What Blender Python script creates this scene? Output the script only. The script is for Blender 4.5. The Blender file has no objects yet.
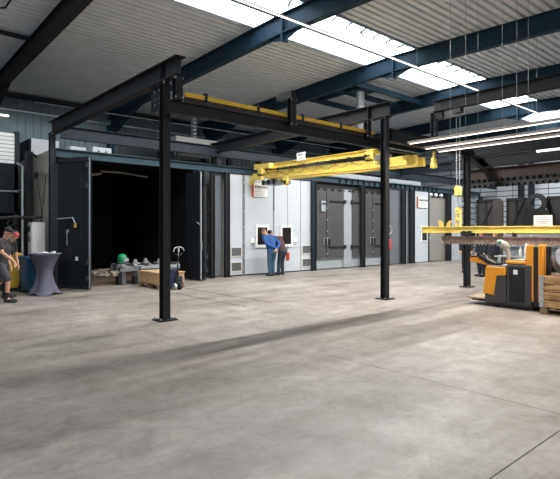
import bpy, bmesh, math, random
from mathutils import Vector, Matrix
random.seed(7)
PI = math.pi
S = bpy.context.scene
COL = S.collection

# ------------------------------------------------------------------ materials
def lin(c):
    return tuple(((v/255)/12.92 if v/255 <= .04045 else ((v/255+.055)/1.055)**2.4) for v in c)

def mat(name, rgb, rough=.6, metal=0., var=.12, scale=6., bump=0., stretch=(1, 1, 1), emit=0., rgb2=None, thr=(.35, .7), spec=.5):
    m = bpy.data.materials.new(name); m.use_nodes = True
    n = m.node_tree.nodes; l = m.node_tree.links
    b = n['Principled BSDF']
    b.inputs['Roughness'].default_value = rough
    b.inputs['Metallic'].default_value = metal
    b.inputs['Specular IOR Level'].default_value = spec
    c = lin(rgb)
    tc = n.new('ShaderNodeTexCoord'); mp = n.new('ShaderNodeMapping'); mp.inputs['Scale'].default_value = stretch
    l.new(tc.outputs['Object'], mp.inputs['Vector'])
    nz = n.new('ShaderNodeTexNoise'); nz.inputs['Scale'].default_value = scale; nz.inputs['Detail'].default_value = 5
    l.new(mp.outputs[0], nz.inputs['Vector'])
    rp = n.new('ShaderNodeValToRGB')
    e = rp.color_ramp.elements
    e[0].position, e[1].position = thr
    lo = lin(rgb2) if rgb2 else tuple(v*(1-var) for v in c)
    hi = c if rgb2 else tuple(min(1, v*(1+var)) for v in c)
    e[0].color = (*lo, 1); e[1].color = (*hi, 1)
    l.new(nz.outputs['Fac'], rp.inputs[0]); l.new(rp.outputs[0], b.inputs['Base Color'])
    if bump:
        bp = n.new('ShaderNodeBump'); bp.inputs['Strength'].default_value = bump; bp.inputs['Distance'].default_value = .02
        l.new(nz.outputs['Fac'], bp.inputs['Height']); l.new(bp.outputs[0], b.inputs['Normal'])
    if emit:
        b.inputs['Emission Color'].default_value = (*c, 1); b.inputs['Emission Strength'].default_value = emit
    return m

M = dict(
    black=mat('black painted steel', (36, 37, 40), .6, spec=.2, var=.2),
    navy=mat('navy painted steel', (30, 52, 66), .6, spec=.2, var=.15),
    teal=mat('teal grey painted steel', (56, 73, 83), .6, spec=.2, var=.12),
    frame=mat('dark slate painted steel', (36, 44, 51), .6, spec=.2, var=.15),
    deck=mat('ribbed steel deck', (214, 218, 222), .55, var=.06, scale=2),
    wallp=mat('grey blue wall cladding', (88, 96, 100), .6, var=.05, scale=1),
    wallw=mat('white wall cladding', (226, 232, 238), .5, var=.04, scale=1),
    yellow=mat('yellow crane paint', (230, 204, 104), .45, var=.06),
    ochre=mat('ochre rail paint', (226, 176, 36), .5, var=.08),
    forky=mat('orange yellow truck paint', (222, 146, 26), .45, var=.06),
    white=mat('white panel paint', (190, 195, 200), .35, var=.02, scale=1.5),
    offwhite=mat('off white sheet', (206, 204, 200), .5, var=.04),
    beige=mat('beige panel', (186, 178, 166), .6, var=.08, scale=2),
    seam=mat('grey seam trim', (118, 120, 124), .5, var=.1),
    greyd=mat('dark grey door sheet', (70, 69, 70), .5, var=.08, scale=3),
    greym=mat('mid grey sheet', (108, 113, 118), .4, var=.06, scale=2),
    greyl=mat('light grey sheet', (150, 156, 160), .45, var=.05, scale=2),
    shutter=mat('warm grey shutter', (160, 156, 148), .35, metal=.3, var=.06, scale=1.2),
    lining=mat('black rubber lining', (30, 28, 27), .6, spec=.2, var=.3, scale=5),
    leaf=mat('dark navy door sheet', (27, 31, 37), .6, spec=.2, var=.15),
    dark=mat('near black', (20, 20, 22), .6, var=.2),
    rubber=mat('black rubber', (24, 24, 25), .8, var=.2),
    steel=mat('bare steel', (150, 152, 156), .4, metal=.7, var=.15, scale=12),
    galv=mat('galvanised steel', (178, 186, 192), .35, metal=.6, var=.12, scale=14),
    rust=mat('rusty brown steel', (158, 136, 124), .7, var=.25, scale=12, rgb2=(118, 98, 88)),
    darkrust=mat('dark brown oily steel', (58, 46, 42), .7, var=.25, scale=10),
    wood=mat('pale pine', (202, 172, 132), .75, var=.1, scale=5, stretch=(1, 1, 8), rgb2=(164, 128, 88)),
    plank=mat('knotty pine plank', (206, 168, 120), .75, scale=3, stretch=(1, 1, 7), rgb2=(138, 96, 58)),
    pallet=mat('weathered pallet wood', (150, 122, 92), .85, var=.2, scale=8, rgb2=(104, 80, 58)),
    tan=mat('tan rubber platform mat', (164, 148, 120), .8, var=.1),
    lilac=mat('grey lilac stretch fabric', (84, 83, 98), .8, var=.08, scale=9),
    blue=mat('blue plastic', (22, 70, 100), .5, var=.1),
    yplastic=mat('yellow plastic', (186, 146, 40), .5, var=.1),
    glass=mat('dark window pane', (34, 30, 28), .12, var=.2, scale=3),
    mesh=mat('grey vent mesh', (104, 104, 104), .6, var=.3, scale=60, rgb2=(70, 70, 70)),
    green=mat('green helmet shell', (24, 140, 92), .4, var=.1),
    red=mat('red plastic', (196, 62, 44), .45, var=.08),
    orange=mat('orange red strip', (206, 84, 58), .5, var=.05),
    ink=mat('black print', (26, 28, 40), .6, var=.05),
    inkg=mat('grey print', (150, 146, 156), .6, var=.05),
    tagw=mat('white label', (232, 232, 228), .5, var=.03),
    cable=mat('cable black', (28, 28, 30), .6, var=.1),
    wire=mat('thin steel wire', (130, 134, 138), .4, metal=.3, var=.1),
    skin=mat('skin', (196, 146, 120), .55, var=.06, scale=8),
    jeans=mat('blue denim', (62, 92, 112), .8, var=.2, scale=14),
    jeansd=mat('dark denim', (48, 62, 74), .8, var=.2, scale=14),
    jacket=mat('bright blue jacket cloth', (18, 74, 136), .7, var=.12, scale=9),
    burg=mat('dark burgundy vest cloth', (78, 44, 46), .8, var=.15, scale=9),
    char=mat('charcoal cotton', (58, 54, 54), .85, var=.15, scale=9),
    shorts=mat('dark grey work cloth', (66, 66, 70), .85, var=.15, scale=9),
    blackc=mat('black cloth', (28, 27, 29), .85, var=.15, scale=9),
    navyc=mat('navy cloth', (26, 34, 50), .85, var=.15, scale=9),
    pink=mat('pinkish red headscarf', (206, 84, 96), .8, var=.15, scale=30, rgb2=(170, 60, 72)),
    hair=mat('dark brown hair', (40, 32, 28), .8, var=.2, scale=30),
    hairg=mat('grey hair', (112, 100, 92), .8, var=.2, scale=30),
    shoe=mat('dark shoe leather', (44, 44, 46), .6, var=.1),
    eye=mat('eye dark', (30, 26, 24), .3, var=.05),
    cream=mat('cream casing plastic', (160, 152, 142), .45, var=.06),
    tube=mat('lit lamp diffuser', (255, 250, 242), .5, var=.0, emit=1.2),
    tubew=mat('lit white lamp tube', (255, 247, 236), .5, var=.0, emit=1.3),
    strip=mat('lit cool lamp strip', (240, 248, 255), .5, var=.0, emit=.8),
    lampbody=mat('lamp housing', (150, 142, 136), .5, var=.03),
)

def glass_mat():
    m = bpy.data.materials.new('clear glazing'); m.use_nodes = True
    n = m.node_tree.nodes; l = m.node_tree.links; n.clear()
    o = n.new('ShaderNodeOutputMaterial'); t = n.new('ShaderNodeBsdfTransparent'); g = n.new('ShaderNodeBsdfGlossy')
    t.inputs[0].default_value = (.93, .96, .97, 1); g.inputs['Roughness'].default_value = .05
    x = n.new('ShaderNodeMixShader'); x.inputs[0].default_value = .06
    l.new(t.outputs[0], x.inputs[1]); l.new(g.outputs[0], x.inputs[2]); l.new(x.outputs[0], o.inputs[0])
    return m
M['glazing'] = glass_mat()

def floor_mat():
    m = bpy.data.materials.new('worn concrete floor'); m.use_nodes = True
    n = m.node_tree.nodes; l = m.node_tree.links; b = n['Principled BSDF']
    tc = n.new('ShaderNodeTexCoord')
    def noise(scale, detail=6, st=(1, 1, 1), rot=0, rough=.6, dist=0):
        mp = n.new('ShaderNodeMapping'); mp.inputs['Scale'].default_value = st; mp.inputs['Rotation'].default_value[2] = rot
        l.new(tc.outputs['Object'], mp.inputs['Vector'])
        z = n.new('ShaderNodeTexNoise'); z.inputs['Scale'].default_value = scale; z.inputs['Detail'].default_value = detail
        z.inputs['Roughness'].default_value = rough; z.inputs['Distortion'].default_value = dist
        l.new(mp.outputs[0], z.inputs['Vector']); return z.outputs['Fac']
    def ramp(f, p0, c0, p1, c1):
        r = n.new('ShaderNodeValToRGB'); e = r.color_ramp.elements
        e[0].position = p0; e[1].position = p1; e[0].color = c0; e[1].color = c1
        l.new(f, r.inputs[0]); return r.outputs[0]
    def mix(kind, fac, a, bb):
        x = n.new('ShaderNodeMix'); x.data_type = 'RGBA'; x.blend_type = kind
        if isinstance(fac, float): x.inputs[0].default_value = fac
        else: l.new(fac, x.inputs[0])
        for s, v in ((6, a), (7, bb)):
            if isinstance(v, tuple): x.inputs[s].default_value = v
            else: l.new(v, x.inputs[s])
        return x.outputs[2]
    w = (1, 1, 1, 1)
    base = ramp(noise(.35, 6, dist=.6), .3, (*lin((138, 130, 123)), 1), .72, (*lin((177, 169, 161)), 1))
    mott = ramp(noise(2.2, 8, rough=.7, dist=.8), .32, (.60, .58, .56, 1), .60, w)
    fine = ramp(noise(11, 8, rough=.78), .32, (.72, .71, .70, 1), .68, (1.06, 1.06, 1.06, 1))
    streak = ramp(noise(.9, 6, st=(.22, 2.0, 1), rot=.12, rough=.65, dist=.4), .30, (.56, .53, .50, 1), .56, w)
    c = mix('MULTIPLY', 1.0, base, mott); c = mix('MULTIPLY', .9, c, fine); c = mix('MULTIPLY', .75, c, streak)
    # worn tyre tracks: soft bands across the hall (along X) near Y = 5.3 .. 6.4
    sep = n.new('ShaderNodeSeparateXYZ'); l.new(tc.outputs['Object'], sep.inputs[0])
    def math2(op, a, bb):
        q = n.new('ShaderNodeMath'); q.operation = op
        for i, v in enumerate((a, bb)):
            if isinstance(v, (int, float)): q.inputs[i].default_value = v
            else: l.new(v, q.inputs[i])
        return q.outputs[0]
    wob = math2('MULTIPLY', math2('SUBTRACT', noise(.4, 2), .5), .5)
    yy = math2('ADD', math2('SUBTRACT', sep.outputs[1], math2('MULTIPLY', sep.outputs[0], .10)), wob)
    tot = None
    for y0, wd, amp in ((4.75, .16, .62), (5.12, .12, .5), (5.5, .20, .8), (5.9, .09, .4), (3.6, .10, .25)):
        d = math2('DIVIDE', math2('ABSOLUTE', math2('SUBTRACT', yy, y0), 0), wd)
        v = math2('MULTIPLY', math2('MAXIMUM', math2('SUBTRACT', 1.0, d), 0), amp)
        tot = v if tot is None else math2('MAXIMUM', tot, v)
    xf = math2('MINIMUM', math2('MAXIMUM', math2('MULTIPLY', math2('SUBTRACT', sep.outputs[0], 1.2), .45), 0), 1)
    tot = math2('MULTIPLY', tot, xf)
    pat = math2('MULTIPLY', tot, math2('MULTIPLY', noise(1.6, 6, st=(.5, 2.2, 1)), 1.75))
    c = mix('MIX', pat, c, (*lin((96, 82, 74)), 1))
    spots = ramp(noise(1.1, 3, rough=.5, dist=1.5), .72, (0, 0, 0, 1), .78, w)
    c = mix('MIX', math2('MULTIPLY', spots, .35), c, (*lin((96, 84, 80)), 1))
    l.new(c, b.inputs['Base Color'])
    rr = n.new('ShaderNodeMapRange'); l.new(noise(1.5, 5), rr.inputs[0]); rr.inputs[3].default_value = .32; rr.inputs[4].default_value = .6
    l.new(rr.outputs[0], b.inputs['Roughness'])
    bp = n.new('ShaderNodeBump'); bp.inputs['Strength'].default_value = .12; bp.inputs['Distance'].default_value = .01
    l.new(noise(9, 6), bp.inputs['Height']); l.new(bp.outputs[0], b.inputs['Normal'])
    return m
M['floor'] = floor_mat()

# ------------------------------------------------------------------ mesh builder
SPLIT = set('rail_clamp web_stiffener upstand lug bolt anchor_bolt hinge drive_motor drive_cover cable_trolley pulley wheel fork switch_box switch_label door_latch latch_plate head_cleat horn port bottom_cleat foot_pad upright shelf_board runner block deck_board end_plate hanger_wire rope skid display button eye near_carriage flange hook_guard stiffener mast_cover mast_rail roller'.split())
def islands(bm):
    seen = set(); out = []
    for v in bm.verts:
        if v in seen: continue
        st = [v]; seen.add(v); c = []
        while st:
            a = st.pop(); c.append(a)
            for e in a.link_edges:
                b = e.other_vert(a)
                if b not in seen: seen.add(b); st.append(b)
        out.append(c)
    return out
class MB:
    def __init__(s): s.bm = bmesh.new()
    def hexa(s, pts):
        v = [s.bm.verts.new(p) for p in pts]
        for f in ((0, 3, 2, 1), (4, 5, 6, 7), (0, 1, 5, 4), (1, 2, 6, 5), (2, 3, 7, 6), (3, 0, 4, 7)):
            s.bm.faces.new([v[i] for i in f])
        return s
    def box(s, x0, x1, y0, y1, z0, z1):
        x0, x1 = sorted((x0, x1)); y0, y1 = sorted((y0, y1)); z0, z1 = sorted((z0, z1))
        return s.hexa([(x0, y0, z0), (x1, y0, z0), (x1, y1, z0), (x0, y1, z0), (x0, y0, z1), (x1, y0, z1), (x1, y1, z1), (x0, y1, z1)])
    def bar(s, p0, p1, w, h, up=(0, 0, 1), ou=0., os=0.):
        p0, p1 = Vector(p0), Vector(p1); d = (p1-p0).normalized(); up = Vector(up)
        if abs(d.dot(up)) > .99: up = Vector((0, 1, 0))
        sd = d.cross(up).normalized(); u = sd.cross(d).normalized()
        o = u*ou + sd*os
        q = []
        for p in (p0, p1):
            for a, b in ((-1, -1), (1, -1), (1, 1), (-1, 1)):
                q.append(p+o+sd*(a*w/2)+u*(b*h/2))
        return s.hexa([q[0], q[1], q[2], q[3], q[4], q[5], q[6], q[7]])
    def ibeam(s, p0, p1, h, w, tf=.016, tw=.012, up=(0, 0, 1)):
        s.bar(p0, p1, tw, h-2*tf+.002, up)
        s.bar(p0, p1, w, tf, up, ou=(h-tf)/2); s.bar(p0, p1, w, tf, up, ou=-(h-tf)/2)
        return s
    def tube(s, pts, r, n=10, caps=True):
        pts = [Vector(p) for p in pts]; rings = []
        rs = r if isinstance(r, (list, tuple)) else [r]*len(pts)
        u = None
        for i, p in enumerate(pts):
            a = pts[max(0, i-1)]; b = pts[min(len(pts)-1, i+1)]
            d = (b-a).normalized()
            if u is None:
                u = d.orthogonal().normalized()
            else:
                u = (u-d*u.dot(d)).normalized()
            v = d.cross(u)
            rings.append([s.bm.verts.new(p+(u*math.cos(t)+v*math.sin(t))*rs[i]) for t in [2*PI*k/n for k in range(n)]])
        for a, b in zip(rings, rings[1:]):
            for k in range(n): s.bm.faces.new((a[k], a[(k+1) % n], b[(k+1) % n], b[k]))
        if caps:
            s.bm.faces.new(rings[0][::-1]); s.bm.faces.new(rings[-1])
        return s
    def lathe(s, prof, c=(0, 0, 0), n=20, ax='z'):
        rings = []
        for r, z in prof:
            ring = []
            for k in range(n):
                t = 2*PI*k/n; a, b = r*math.cos(t), r*math.sin(t)
                p = {'z': (a, b, z), 'y': (a, z, b), 'x': (z, a, b)}[ax]
                ring.append(s.bm.verts.new((p[0]+c[0], p[1]+c[1], p[2]+c[2])))
            rings.append(ring)
        for a, b in zip(rings, rings[1:]):
            for k in range(n): s.bm.faces.new((a[k], a[(k+1) % n], b[(k+1) % n], b[k]))
        if prof[0][0] > 1e-4: s.bm.faces.new(rings[0][::-1])
        if prof[-1][0] > 1e-4: s.bm.faces.new(rings[-1])
        return s
    def prism(s, poly, axis, a0, a1):
        """poly of 2D points in the plane across axis ('x': (y,z), 'y': (x,z), 'z': (x,y))"""
        f = {'x': lambda p, a: (a, p[0], p[1]), 'y': lambda p, a: (p[0], a, p[1]), 'z': lambda p, a: (p[0], p[1], a)}[axis]
        A = [s.bm.verts.new(f(p, a0)) for p in poly]; B = [s.bm.verts.new(f(p, a1)) for p in poly]
        s.bm.faces.new(A[::-1]); s.bm.faces.new(B)
        for i in range(len(poly)):
            j = (i+1) % len(poly); s.bm.faces.new((A[i], A[j], B[j], B[i]))
        return s
    def ball(s, c, r, sc=(1, 1, 1), n=12):
        mtx = Matrix.Translation(c) @ Matrix.Diagonal((r*sc[0], r*sc[1], r*sc[2], 1))
        bmesh.ops.create_uvsphere(s.bm, u_segments=n, v_segments=n*2//3, radius=1, matrix=mtx); return s
    def build(s, name, m, parent=None, loc=None, smooth=False, bevel=0., local=False):
        bm = s.bm
        if name in SPLIT and parent is not None:
            isl = islands(bm)
            if len(isl) > 1:
                outs = []
                for vs in isl:
                    q = MB(); mp = {v: q.bm.verts.new(v.co) for v in vs}
                    for f in {f for v in vs for f in v.link_faces}: q.bm.faces.new([mp[v] for v in f.verts])
                    outs.append(q)
                bm.free()
                return [q.build(name, m, parent, loc, smooth, bevel, local) for q in outs][-1]
        bmesh.ops.recalc_face_normals(bm, faces=bm.faces)
        if smooth:
            for f in bm.faces: f.smooth = True
        me = bpy.data.meshes.new(name)
        if not local:
            if parent is not None:
                off = wloc(parent)
            else:
                if loc is None:
                    xs = [v.co for v in bm.verts]
                    loc = ((min(v.x for v in xs)+max(v.x for v in xs))/2, (min(v.y for v in xs)+max(v.y for v in xs))/2, min(v.z for v in xs))
                off = Vector(loc)
            bmesh.ops.translate(bm, verts=bm.verts, vec=-off)
        bm.to_mesh(me); bm.free()
        me.materials.append(m)
        o = bpy.data.objects.new(name, me); COL.objects.link(o)
        if parent is not None: o.parent = parent
        elif loc is not None: o.location = loc
        if bevel:
            b = o.modifiers.new('bevel', 'BEVEL'); b.width = bevel; b.segments = 2; b.limit_method = 'ANGLE'
        return o

def wloc(o):
    v = Vector((0, 0, 0))
    while o is not None:
        v += o.location; o = o.parent
    return v

def tag(o, label=None, cat=None, group=None, kind=None):
    if label: o['label'] = label
    if cat: o['category'] = cat
    if group: o['group'] = group
    if kind: o['kind'] = kind
    return o

def thing(name, label, cat, loc, rz=0., group=None):
    o = bpy.data.objects.new(name, None); COL.objects.link(o)
    o.location = loc; o.rotation_euler = (0, 0, rz); o.empty_display_size = .2
    return tag(o, label, cat, group)

def copy_tree(o, parent=None):
    c = o.copy(); COL.objects.link(c); c.parent = parent
    for ch in list(o.children): copy_tree(ch, c)
    return c

# ------------------------------------------------------------------ camera
cam_d = bpy.data.cameras.new('camera'); cam = bpy.data.objects.new('camera', cam_d); COL.objects.link(cam)
cam_d.sensor_width = 36; cam_d.lens = 36*498.5/560; cam_d.shift_y = -8.5/560; cam_d.clip_end = 200
cam.location = (0, 0, 1.7)
ang = math.radians(48.8)                                   # heading from +X towards +Y
cam.rotation_euler = (PI/2, 0, ang-PI/2)
S.camera = cam

# ------------------------------------------------------------------ the hall
X0, X1, Y0, Y1 = -9., 33., -8., 24.
RY, RZ, SL = 11.0, 8.12, .028
def deck(y): return RZ - SL*abs(y-RY)
SKY0, SKY1 = 10.0, 12.3

o = MB().box(X0, X1, Y0, Y1, -.2, 0).build('floor', M['floor'], loc=(0, 0, 0)); tag(o, kind='structure')
# joints and rail slots cut in the slab (thin dark inlays)
j = MB()
j.box(X0, X1, 1.62, 1.631, -.01, .001); j.box(5.0, 5.006, -5, 4.7, -.01, .001)
j.build('floor_joint', M['dark'], parent=o)
j = MB()
j.box(7.63, 7.65, 9.0, 15.1, -.01, .002); j.box(6.79, 6.81, 8.9, 15.1, -.01, .002)
j.build('rail_slot', M['dark'], parent=o)

def corr_roof(ya, yb):
    mb = MB(); prof = []
    p, h = .26, .12
    y = ya
    n = int(round((yb-ya)/p)); p = (yb-ya)/n
    for i in range(n):
        b = ya+i*p
        prof += [(b, 0), (b+.58*p, 0), (b+.66*p, h), (b+.92*p, h)]
    prof.append((yb, 0))
    pts = [(y, deck(y)+z) for y, z in prof]
    low = [[mb.bm.verts.new((x, y, z)) for y, z in pts] for x in (X0, X1)]
    for i in range(len(pts)-1): mb.bm.faces.new((low[0][i], low[0][i+1], low[1][i+1], low[1][i]))
    t = .25
    up = [[mb.bm.verts.new((x, y, deck(y)+t)) for y in (ya, yb)] for x in (X0, X1)]
    mb.bm.faces.new((up[0][0], up[0][1], up[1][1], up[1][0]))
    for k in (0, 1): mb.bm.faces.new([low[k][i] for i in range(len(pts))]+[up[k][1], up[k][0]])
    mb.bm.faces.new((low[0][0], low[1][0], up[1][0], up[0][0])); mb.bm.faces.new((low[0][-1], low[1][-1], up[1][1], up[0][1]))
    return mb
c1 = corr_roof(SKY1, Y1).build('ceiling', M['deck'], loc=(0, 0, 8)); tag(c1, kind='structure')
c2 = corr_roof(Y0, SKY0).build('ceiling', M['deck'], loc=(0, 0, 8)); tag(c2, kind='structure')
e = MB().box(X0, -1.5, SKY0, SKY1, RZ-.02, RZ+.25).box(31.5, X1, SKY0, SKY1, RZ-.02, RZ+.25).build('ceiling', M['deck'], loc=(0, 0, 8)); tag(e, kind='structure')

# ridge skylight
w = MB()
for y in (SKY0, SKY1): w.box(-1.5, 31.5, y-.03, y+.03, RZ-.05, RZ+.12)
win = w.build('window_1', M['galv'], loc=(0, RY, RZ)); tag(win, kind='structure')
w = MB(); x = -1.5
while x < 31.6:
    w.bar((x, SKY0, RZ+.10), (x, RY, RZ+.30), .05, .06); RZ+.30; x += 1.04
w.build('glazing_bar', M['steel'], parent=win)
w = MB()
w.bar((-1.5, SKY0, RZ+.13), (-1.5, RY, RZ+.33), .001, .001)
v = [w.bm.verts.new(p) for p in ((-1.5, SKY0, RZ+.13), (31.5, SKY0, RZ+.13), (31.5, RY, RZ+.33), (-1.5, RY, RZ+.33), (31.5, SKY1, RZ+.13), (-1.5, SKY1, RZ+.13))]
w.bm.faces.new((v[0], v[1], v[2], v[3])); w.bm.faces.new((v[3], v[2], v[4], v[5]))
w.build('pane', M['glazing'], parent=win)
# opening rods and cross braces under the glazing
w = MB()
random.seed(3)
for b0 in (4.9, 10.1, 15.4, 20.6):
    for k in range(7):
        xx = b0+.35+k*.68
        w.tube([(xx, SKY0+.05, RZ+.02), (xx+.25, SKY0+.55, RZ+.10), (xx+.55+random.random()*.3, RY-.1, RZ+.2)], .028, 5)
    for k in range(2):
        xx = b0+1.1+k*2.3
        w.tube([(xx, SKY1-.9, RZ+.2), (xx+.2, SKY1-.6, RZ+.06), (xx+.05, SKY1-.5, RZ-.02)], .018, 5)
        w.tube([(xx-.2, SKY1-.55, RZ+.06), (xx+.3, SKY1-.62, RZ+.1)], .015, 5)
w.build('vent_rod', M['black'], parent=win)

# walls
def wall_x(name, x, t, m, holes=()):
    """wall across X at x..x+t with holes (y0,y1,z0,z1)"""
    w = MB(); ys = sorted({Y0, Y1, *[h[0] for h in holes], *[h[1] for h in holes]})
    for a, b in zip(ys, ys[1:]):
        hs = [h for h in holes if h[0] <= a and h[1] >= b]
        z = 0
        for h in sorted(hs, key=lambda q: q[2]):
            if h[2] > z: w.box(x, x+t, a, b, z, h[2])
            z = h[3]
        w.box(x, x+t, a, b, z, 8.5)
    return tag(w.build(name, m), kind='structure')
# left wall (far side from the camera) with cassette ribs and lamps
w = MB().box(X0, X1, Y1, Y1+.2, 0, 8.3)
x = X0+.2
while x < X1: w.box(x, x+.06, Y1-.04, Y1+.01, 0, 7.75); x += .33
wl = tag(w.build('wall_left', M['wallp'], loc=(0, Y1, 0)), kind='structure')
MB().box(X0, X1, Y1-.22, Y1-.04, 7.50, 7.68).build('eaves_purlin', M['black'], parent=wl)
MB().box(X0, X1, Y1-.12, Y1-.04, 6.92, 6.98).build('cladding_rail', M['galv'], parent=wl)
# far end wall with horizontal ribs
w = MB().box(X1, X1+.2, Y0, Y1, 0, 8.4)
z = .3
while z < 8: w.box(X1-.03, X1+.01, Y0, Y1, z, z+.28); z += .34
wb = tag(w.build('wall_back', M['wallw'], loc=(X1, 0, 0)), kind='structure')
g_ = MB(); z = .58
while z < 8: g_.box(X1-.012, X1+.0, Y0, Y1, z, z+.06); z += .34
y = Y0+.5
while y < Y1: g_.box(X1-.04, X1-.03, y, y+.04, .3, 7.9); y += 1.1
g_.build('panel_joint', M['greym'], parent=wb)
# unseen wall behind the camera; its high windows are added for daylight
def added_windows_x():
    hs = [(-5.0+i*9.0, -1.0+i*9.0, 4.6, 6.4) for i in range(3)]
    return hs
wf = wall_x('wall_front', X0-.2, .2, M['wallw'], added_windows_x())
# unseen right wall; its window band is added to light the booth fronts
holes = [(-7.5+i*5.2, -3.3+i*5.2, 4.8, 6.1) for i in range(8)]
w = MB(); xs = sorted({X0, X1, *[h[0] for h in holes], *[h[1] for h in holes]})
for a, b in zip(xs, xs[1:]):
    hh = [h for h in holes if h[0] <= a and h[1] >= b]
    if hh: w.box(a, b, Y0-.2, Y0, 0, hh[0][2]); w.box(a, b, Y0-.2, Y0, hh[0][3], 8.4)
    else: w.box(a, b, Y0-.2, Y0, 0, 8.4)
tag(w.build('wall_right', M['wallw'], loc=(0, Y0, 0)), kind='structure')
k = 2
for h in holes:  # frames and panes of the added window band
    f = MB()
    for a in (h[0], h[1]-.06, (h[0]+h[1])/2-.03): f.box(a, a+.06, Y0-.14, Y0-.06, h[2], h[3])
    for a in (h[2], h[3]-.06, (h[2]+h[3])/2): f.box(h[0], h[1], Y0-.14, Y0-.06, a, a+.06)
    f = tag(f.build('window_%d' % k, M['seam']), kind='structure'); k += 1
    MB().box(h[0], h[1], Y0-.105, Y0-.10, h[2], h[3]).build('pane', M['glazing'], parent=f)
for h in added_windows_x():  # same for the added windows behind the camera
    f = MB()
    for a in (h[0], h[1]-.06, (h[0]+h[1])/2-.03): f.box(X0-.14, X0-.06, a, a+.06, h[2], h[3])
    for a in (h[2], h[3]-.06, (h[2]+h[3])/2): f.box(X0-.14, X0-.06, h[0], h[1], a, a+.06)
    f = tag(f.build('window_%d' % k, M['seam']), kind='structure'); k += 1
    MB().box(X0-.105, X0-.10, h[0], h[1], h[2], h[3]).build('pane', M['glazing'], parent=f)

# portal frames of the roof
FR = [(-.6, 'dark roof beam of the nearest bay with the bent conduit'),
      (4.6, 'dark roof beam above the black beam of the nearest column'),
      (9.8, 'long navy roof beam rising left to right above the yellow rail'),
      (15.2, 'navy roof beam crossing above the galvanised duct, second from the far end of the lamp run'),
      (20.4, 'navy roof beam just behind the high dark girder with the hoist'),
      (25.6, 'navy roof beam at the far end of the bright skylight'),
      (30.8, 'last roof beam, near the far end wall')]
for i, (x, lab) in enumerate(FR):
    h = .58
    t = thing('roof_beam', lab, 'steel beam', (x, RY, RZ-h))
    b = MB()
    for ye in (Y1-.05, Y0+.05):
        b.ibeam((x, RY, RZ-.01-h/2), (x, ye, deck(ye)-.01-h/2), h, .24, .022, .014)
    m_ = M['black'] if i < 2 else M['navy']
    b.build('rafter', m_, parent=t)
    p = MB().box(x-.12, x+.12, RY-.03, RY+.03, RZ-h-.26, RZ-.02)
    for s in (-1, 1): p.prism([(RY+s*.02, RZ-h+.01), (RY+s*.9, RZ-h+.0), (RY+s*.02, RZ-h-.24)], 'x', x-.007, x+.007)
    p.build('ridge_plate', m_, parent=t)
    e = MB()
    e.prism([(Y1-.3, deck(Y1)-h+.02), (Y1-3.4, deck(Y1-3.4)-h+.02), (Y1-.3, deck(Y1)-h-.85)], 'x', x-.01, x+.01)
    e.bar((x, Y1-3.4, deck(Y1-3.4)-h), (x, Y1-.3, deck(Y1)-h-.86), .24, .02)
    e.build('haunch', m_, parent=t)
    MB().ibeam((x, Y1-.25, 0), (x, Y1-.25, deck(Y1)-h-.3), .4, .24, .02, .014, up=(0, 1, 0)).build('wall_column', m_, parent=t)

# ridge purlin in each bay and purlins near the duct
for a, b, lab in ((4.75, 9.65, 'thin purlin along the skylight in the nearest bay'),
                  (9.95, 15.05, 'thin purlin along the skylight in the middle bay'),
                  (15.35, 20.25, 'thin purlin along the skylight beyond the second lamp joint'),
                  (20.55, 25.45, 'thin purlin along the farthest bright skylight bay')):
    tag(MB().bar((a, 11.2, RZ-.04), (b, 11.2, RZ-.04), .05, .09).build('roof_purlin', M['frame']), lab, 'purlin')
for y, a, b, z, lab in ((13.2, 15.3, 20.3, 7.7, 'navy purlin right of the galvanised duct'),
                        (14.3, 15.3, 20.3, 7.7, 'navy purlin left of the galvanised duct'),
                        (16.0, 15.3, 20.3, 7.65, 'navy purlin farther left of the duct')):
    tag(MB().bar((a, y, z), (b, y, z), .12, .22).build('roof_purlin', M['navy']), lab, 'purlin')
tag(MB().bar((-.5, 17.2, 7.82), (4.5, 17.2, 7.82), .1, .12).build('roof_purlin', M['black']), 'short black purlin running into the upper left roof beam', 'purlin')
tag(MB().bar((16.4, 13.2, 7.74), (16.4, 16.0, 7.74), .14, .2).build('trimmer_beam', M['navy']), 'short navy trimmer beam next to the round duct', 'beam')
tag(MB().tube([(-.4, 15.6, 7.85), (3.1, 15.6, 7.85), (3.35, 15.3, 7.85), (3.35, 9, 7.95)], .03, 8).build('conduit_pipe', M['frame']), 'bent dark conduit under the roof of the nearest bay', 'pipe')
# duct
d = thing('ventilation_duct', 'large round galvanised duct hanging under the navy roof beam', 'duct', (16.6, 13.75, 6.0))
du = MB()
for a in range(4): du.lathe([(.17, 6.0+a*.5), (.17, 6.47+a*.5), (.18, 6.475+a*.5), (.18, 6.495+a*.5), (.17, 6.5+a*.5)], (16.6, 13.75, 0), 24)
du.build('pipe', M['galv'], parent=d, smooth=True)
MB().box(16.15, 17.05, 13.3, 14.2, 7.62, 7.72).build('flange_plate', M['navy'], parent=d)
d = thing('ventilation_duct', 'narrow ribbed duct rising from the white roof box behind the booths', 'duct', (13.0, 21.3, 6.06))
du = MB()
for a in range(9): du.lathe([(.15, 6.06+a*.18), (.17, 6.11+a*.18), (.15, 6.24+a*.18)], (13.0, 21.3, 0), 20)
du.build('pipe', M['galv'], parent=d, smooth=True)
MB().box(12.7, 13.3, 21.0, 21.6, 7.66, 7.72).build('flange_plate', M['navy'], parent=d)

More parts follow.
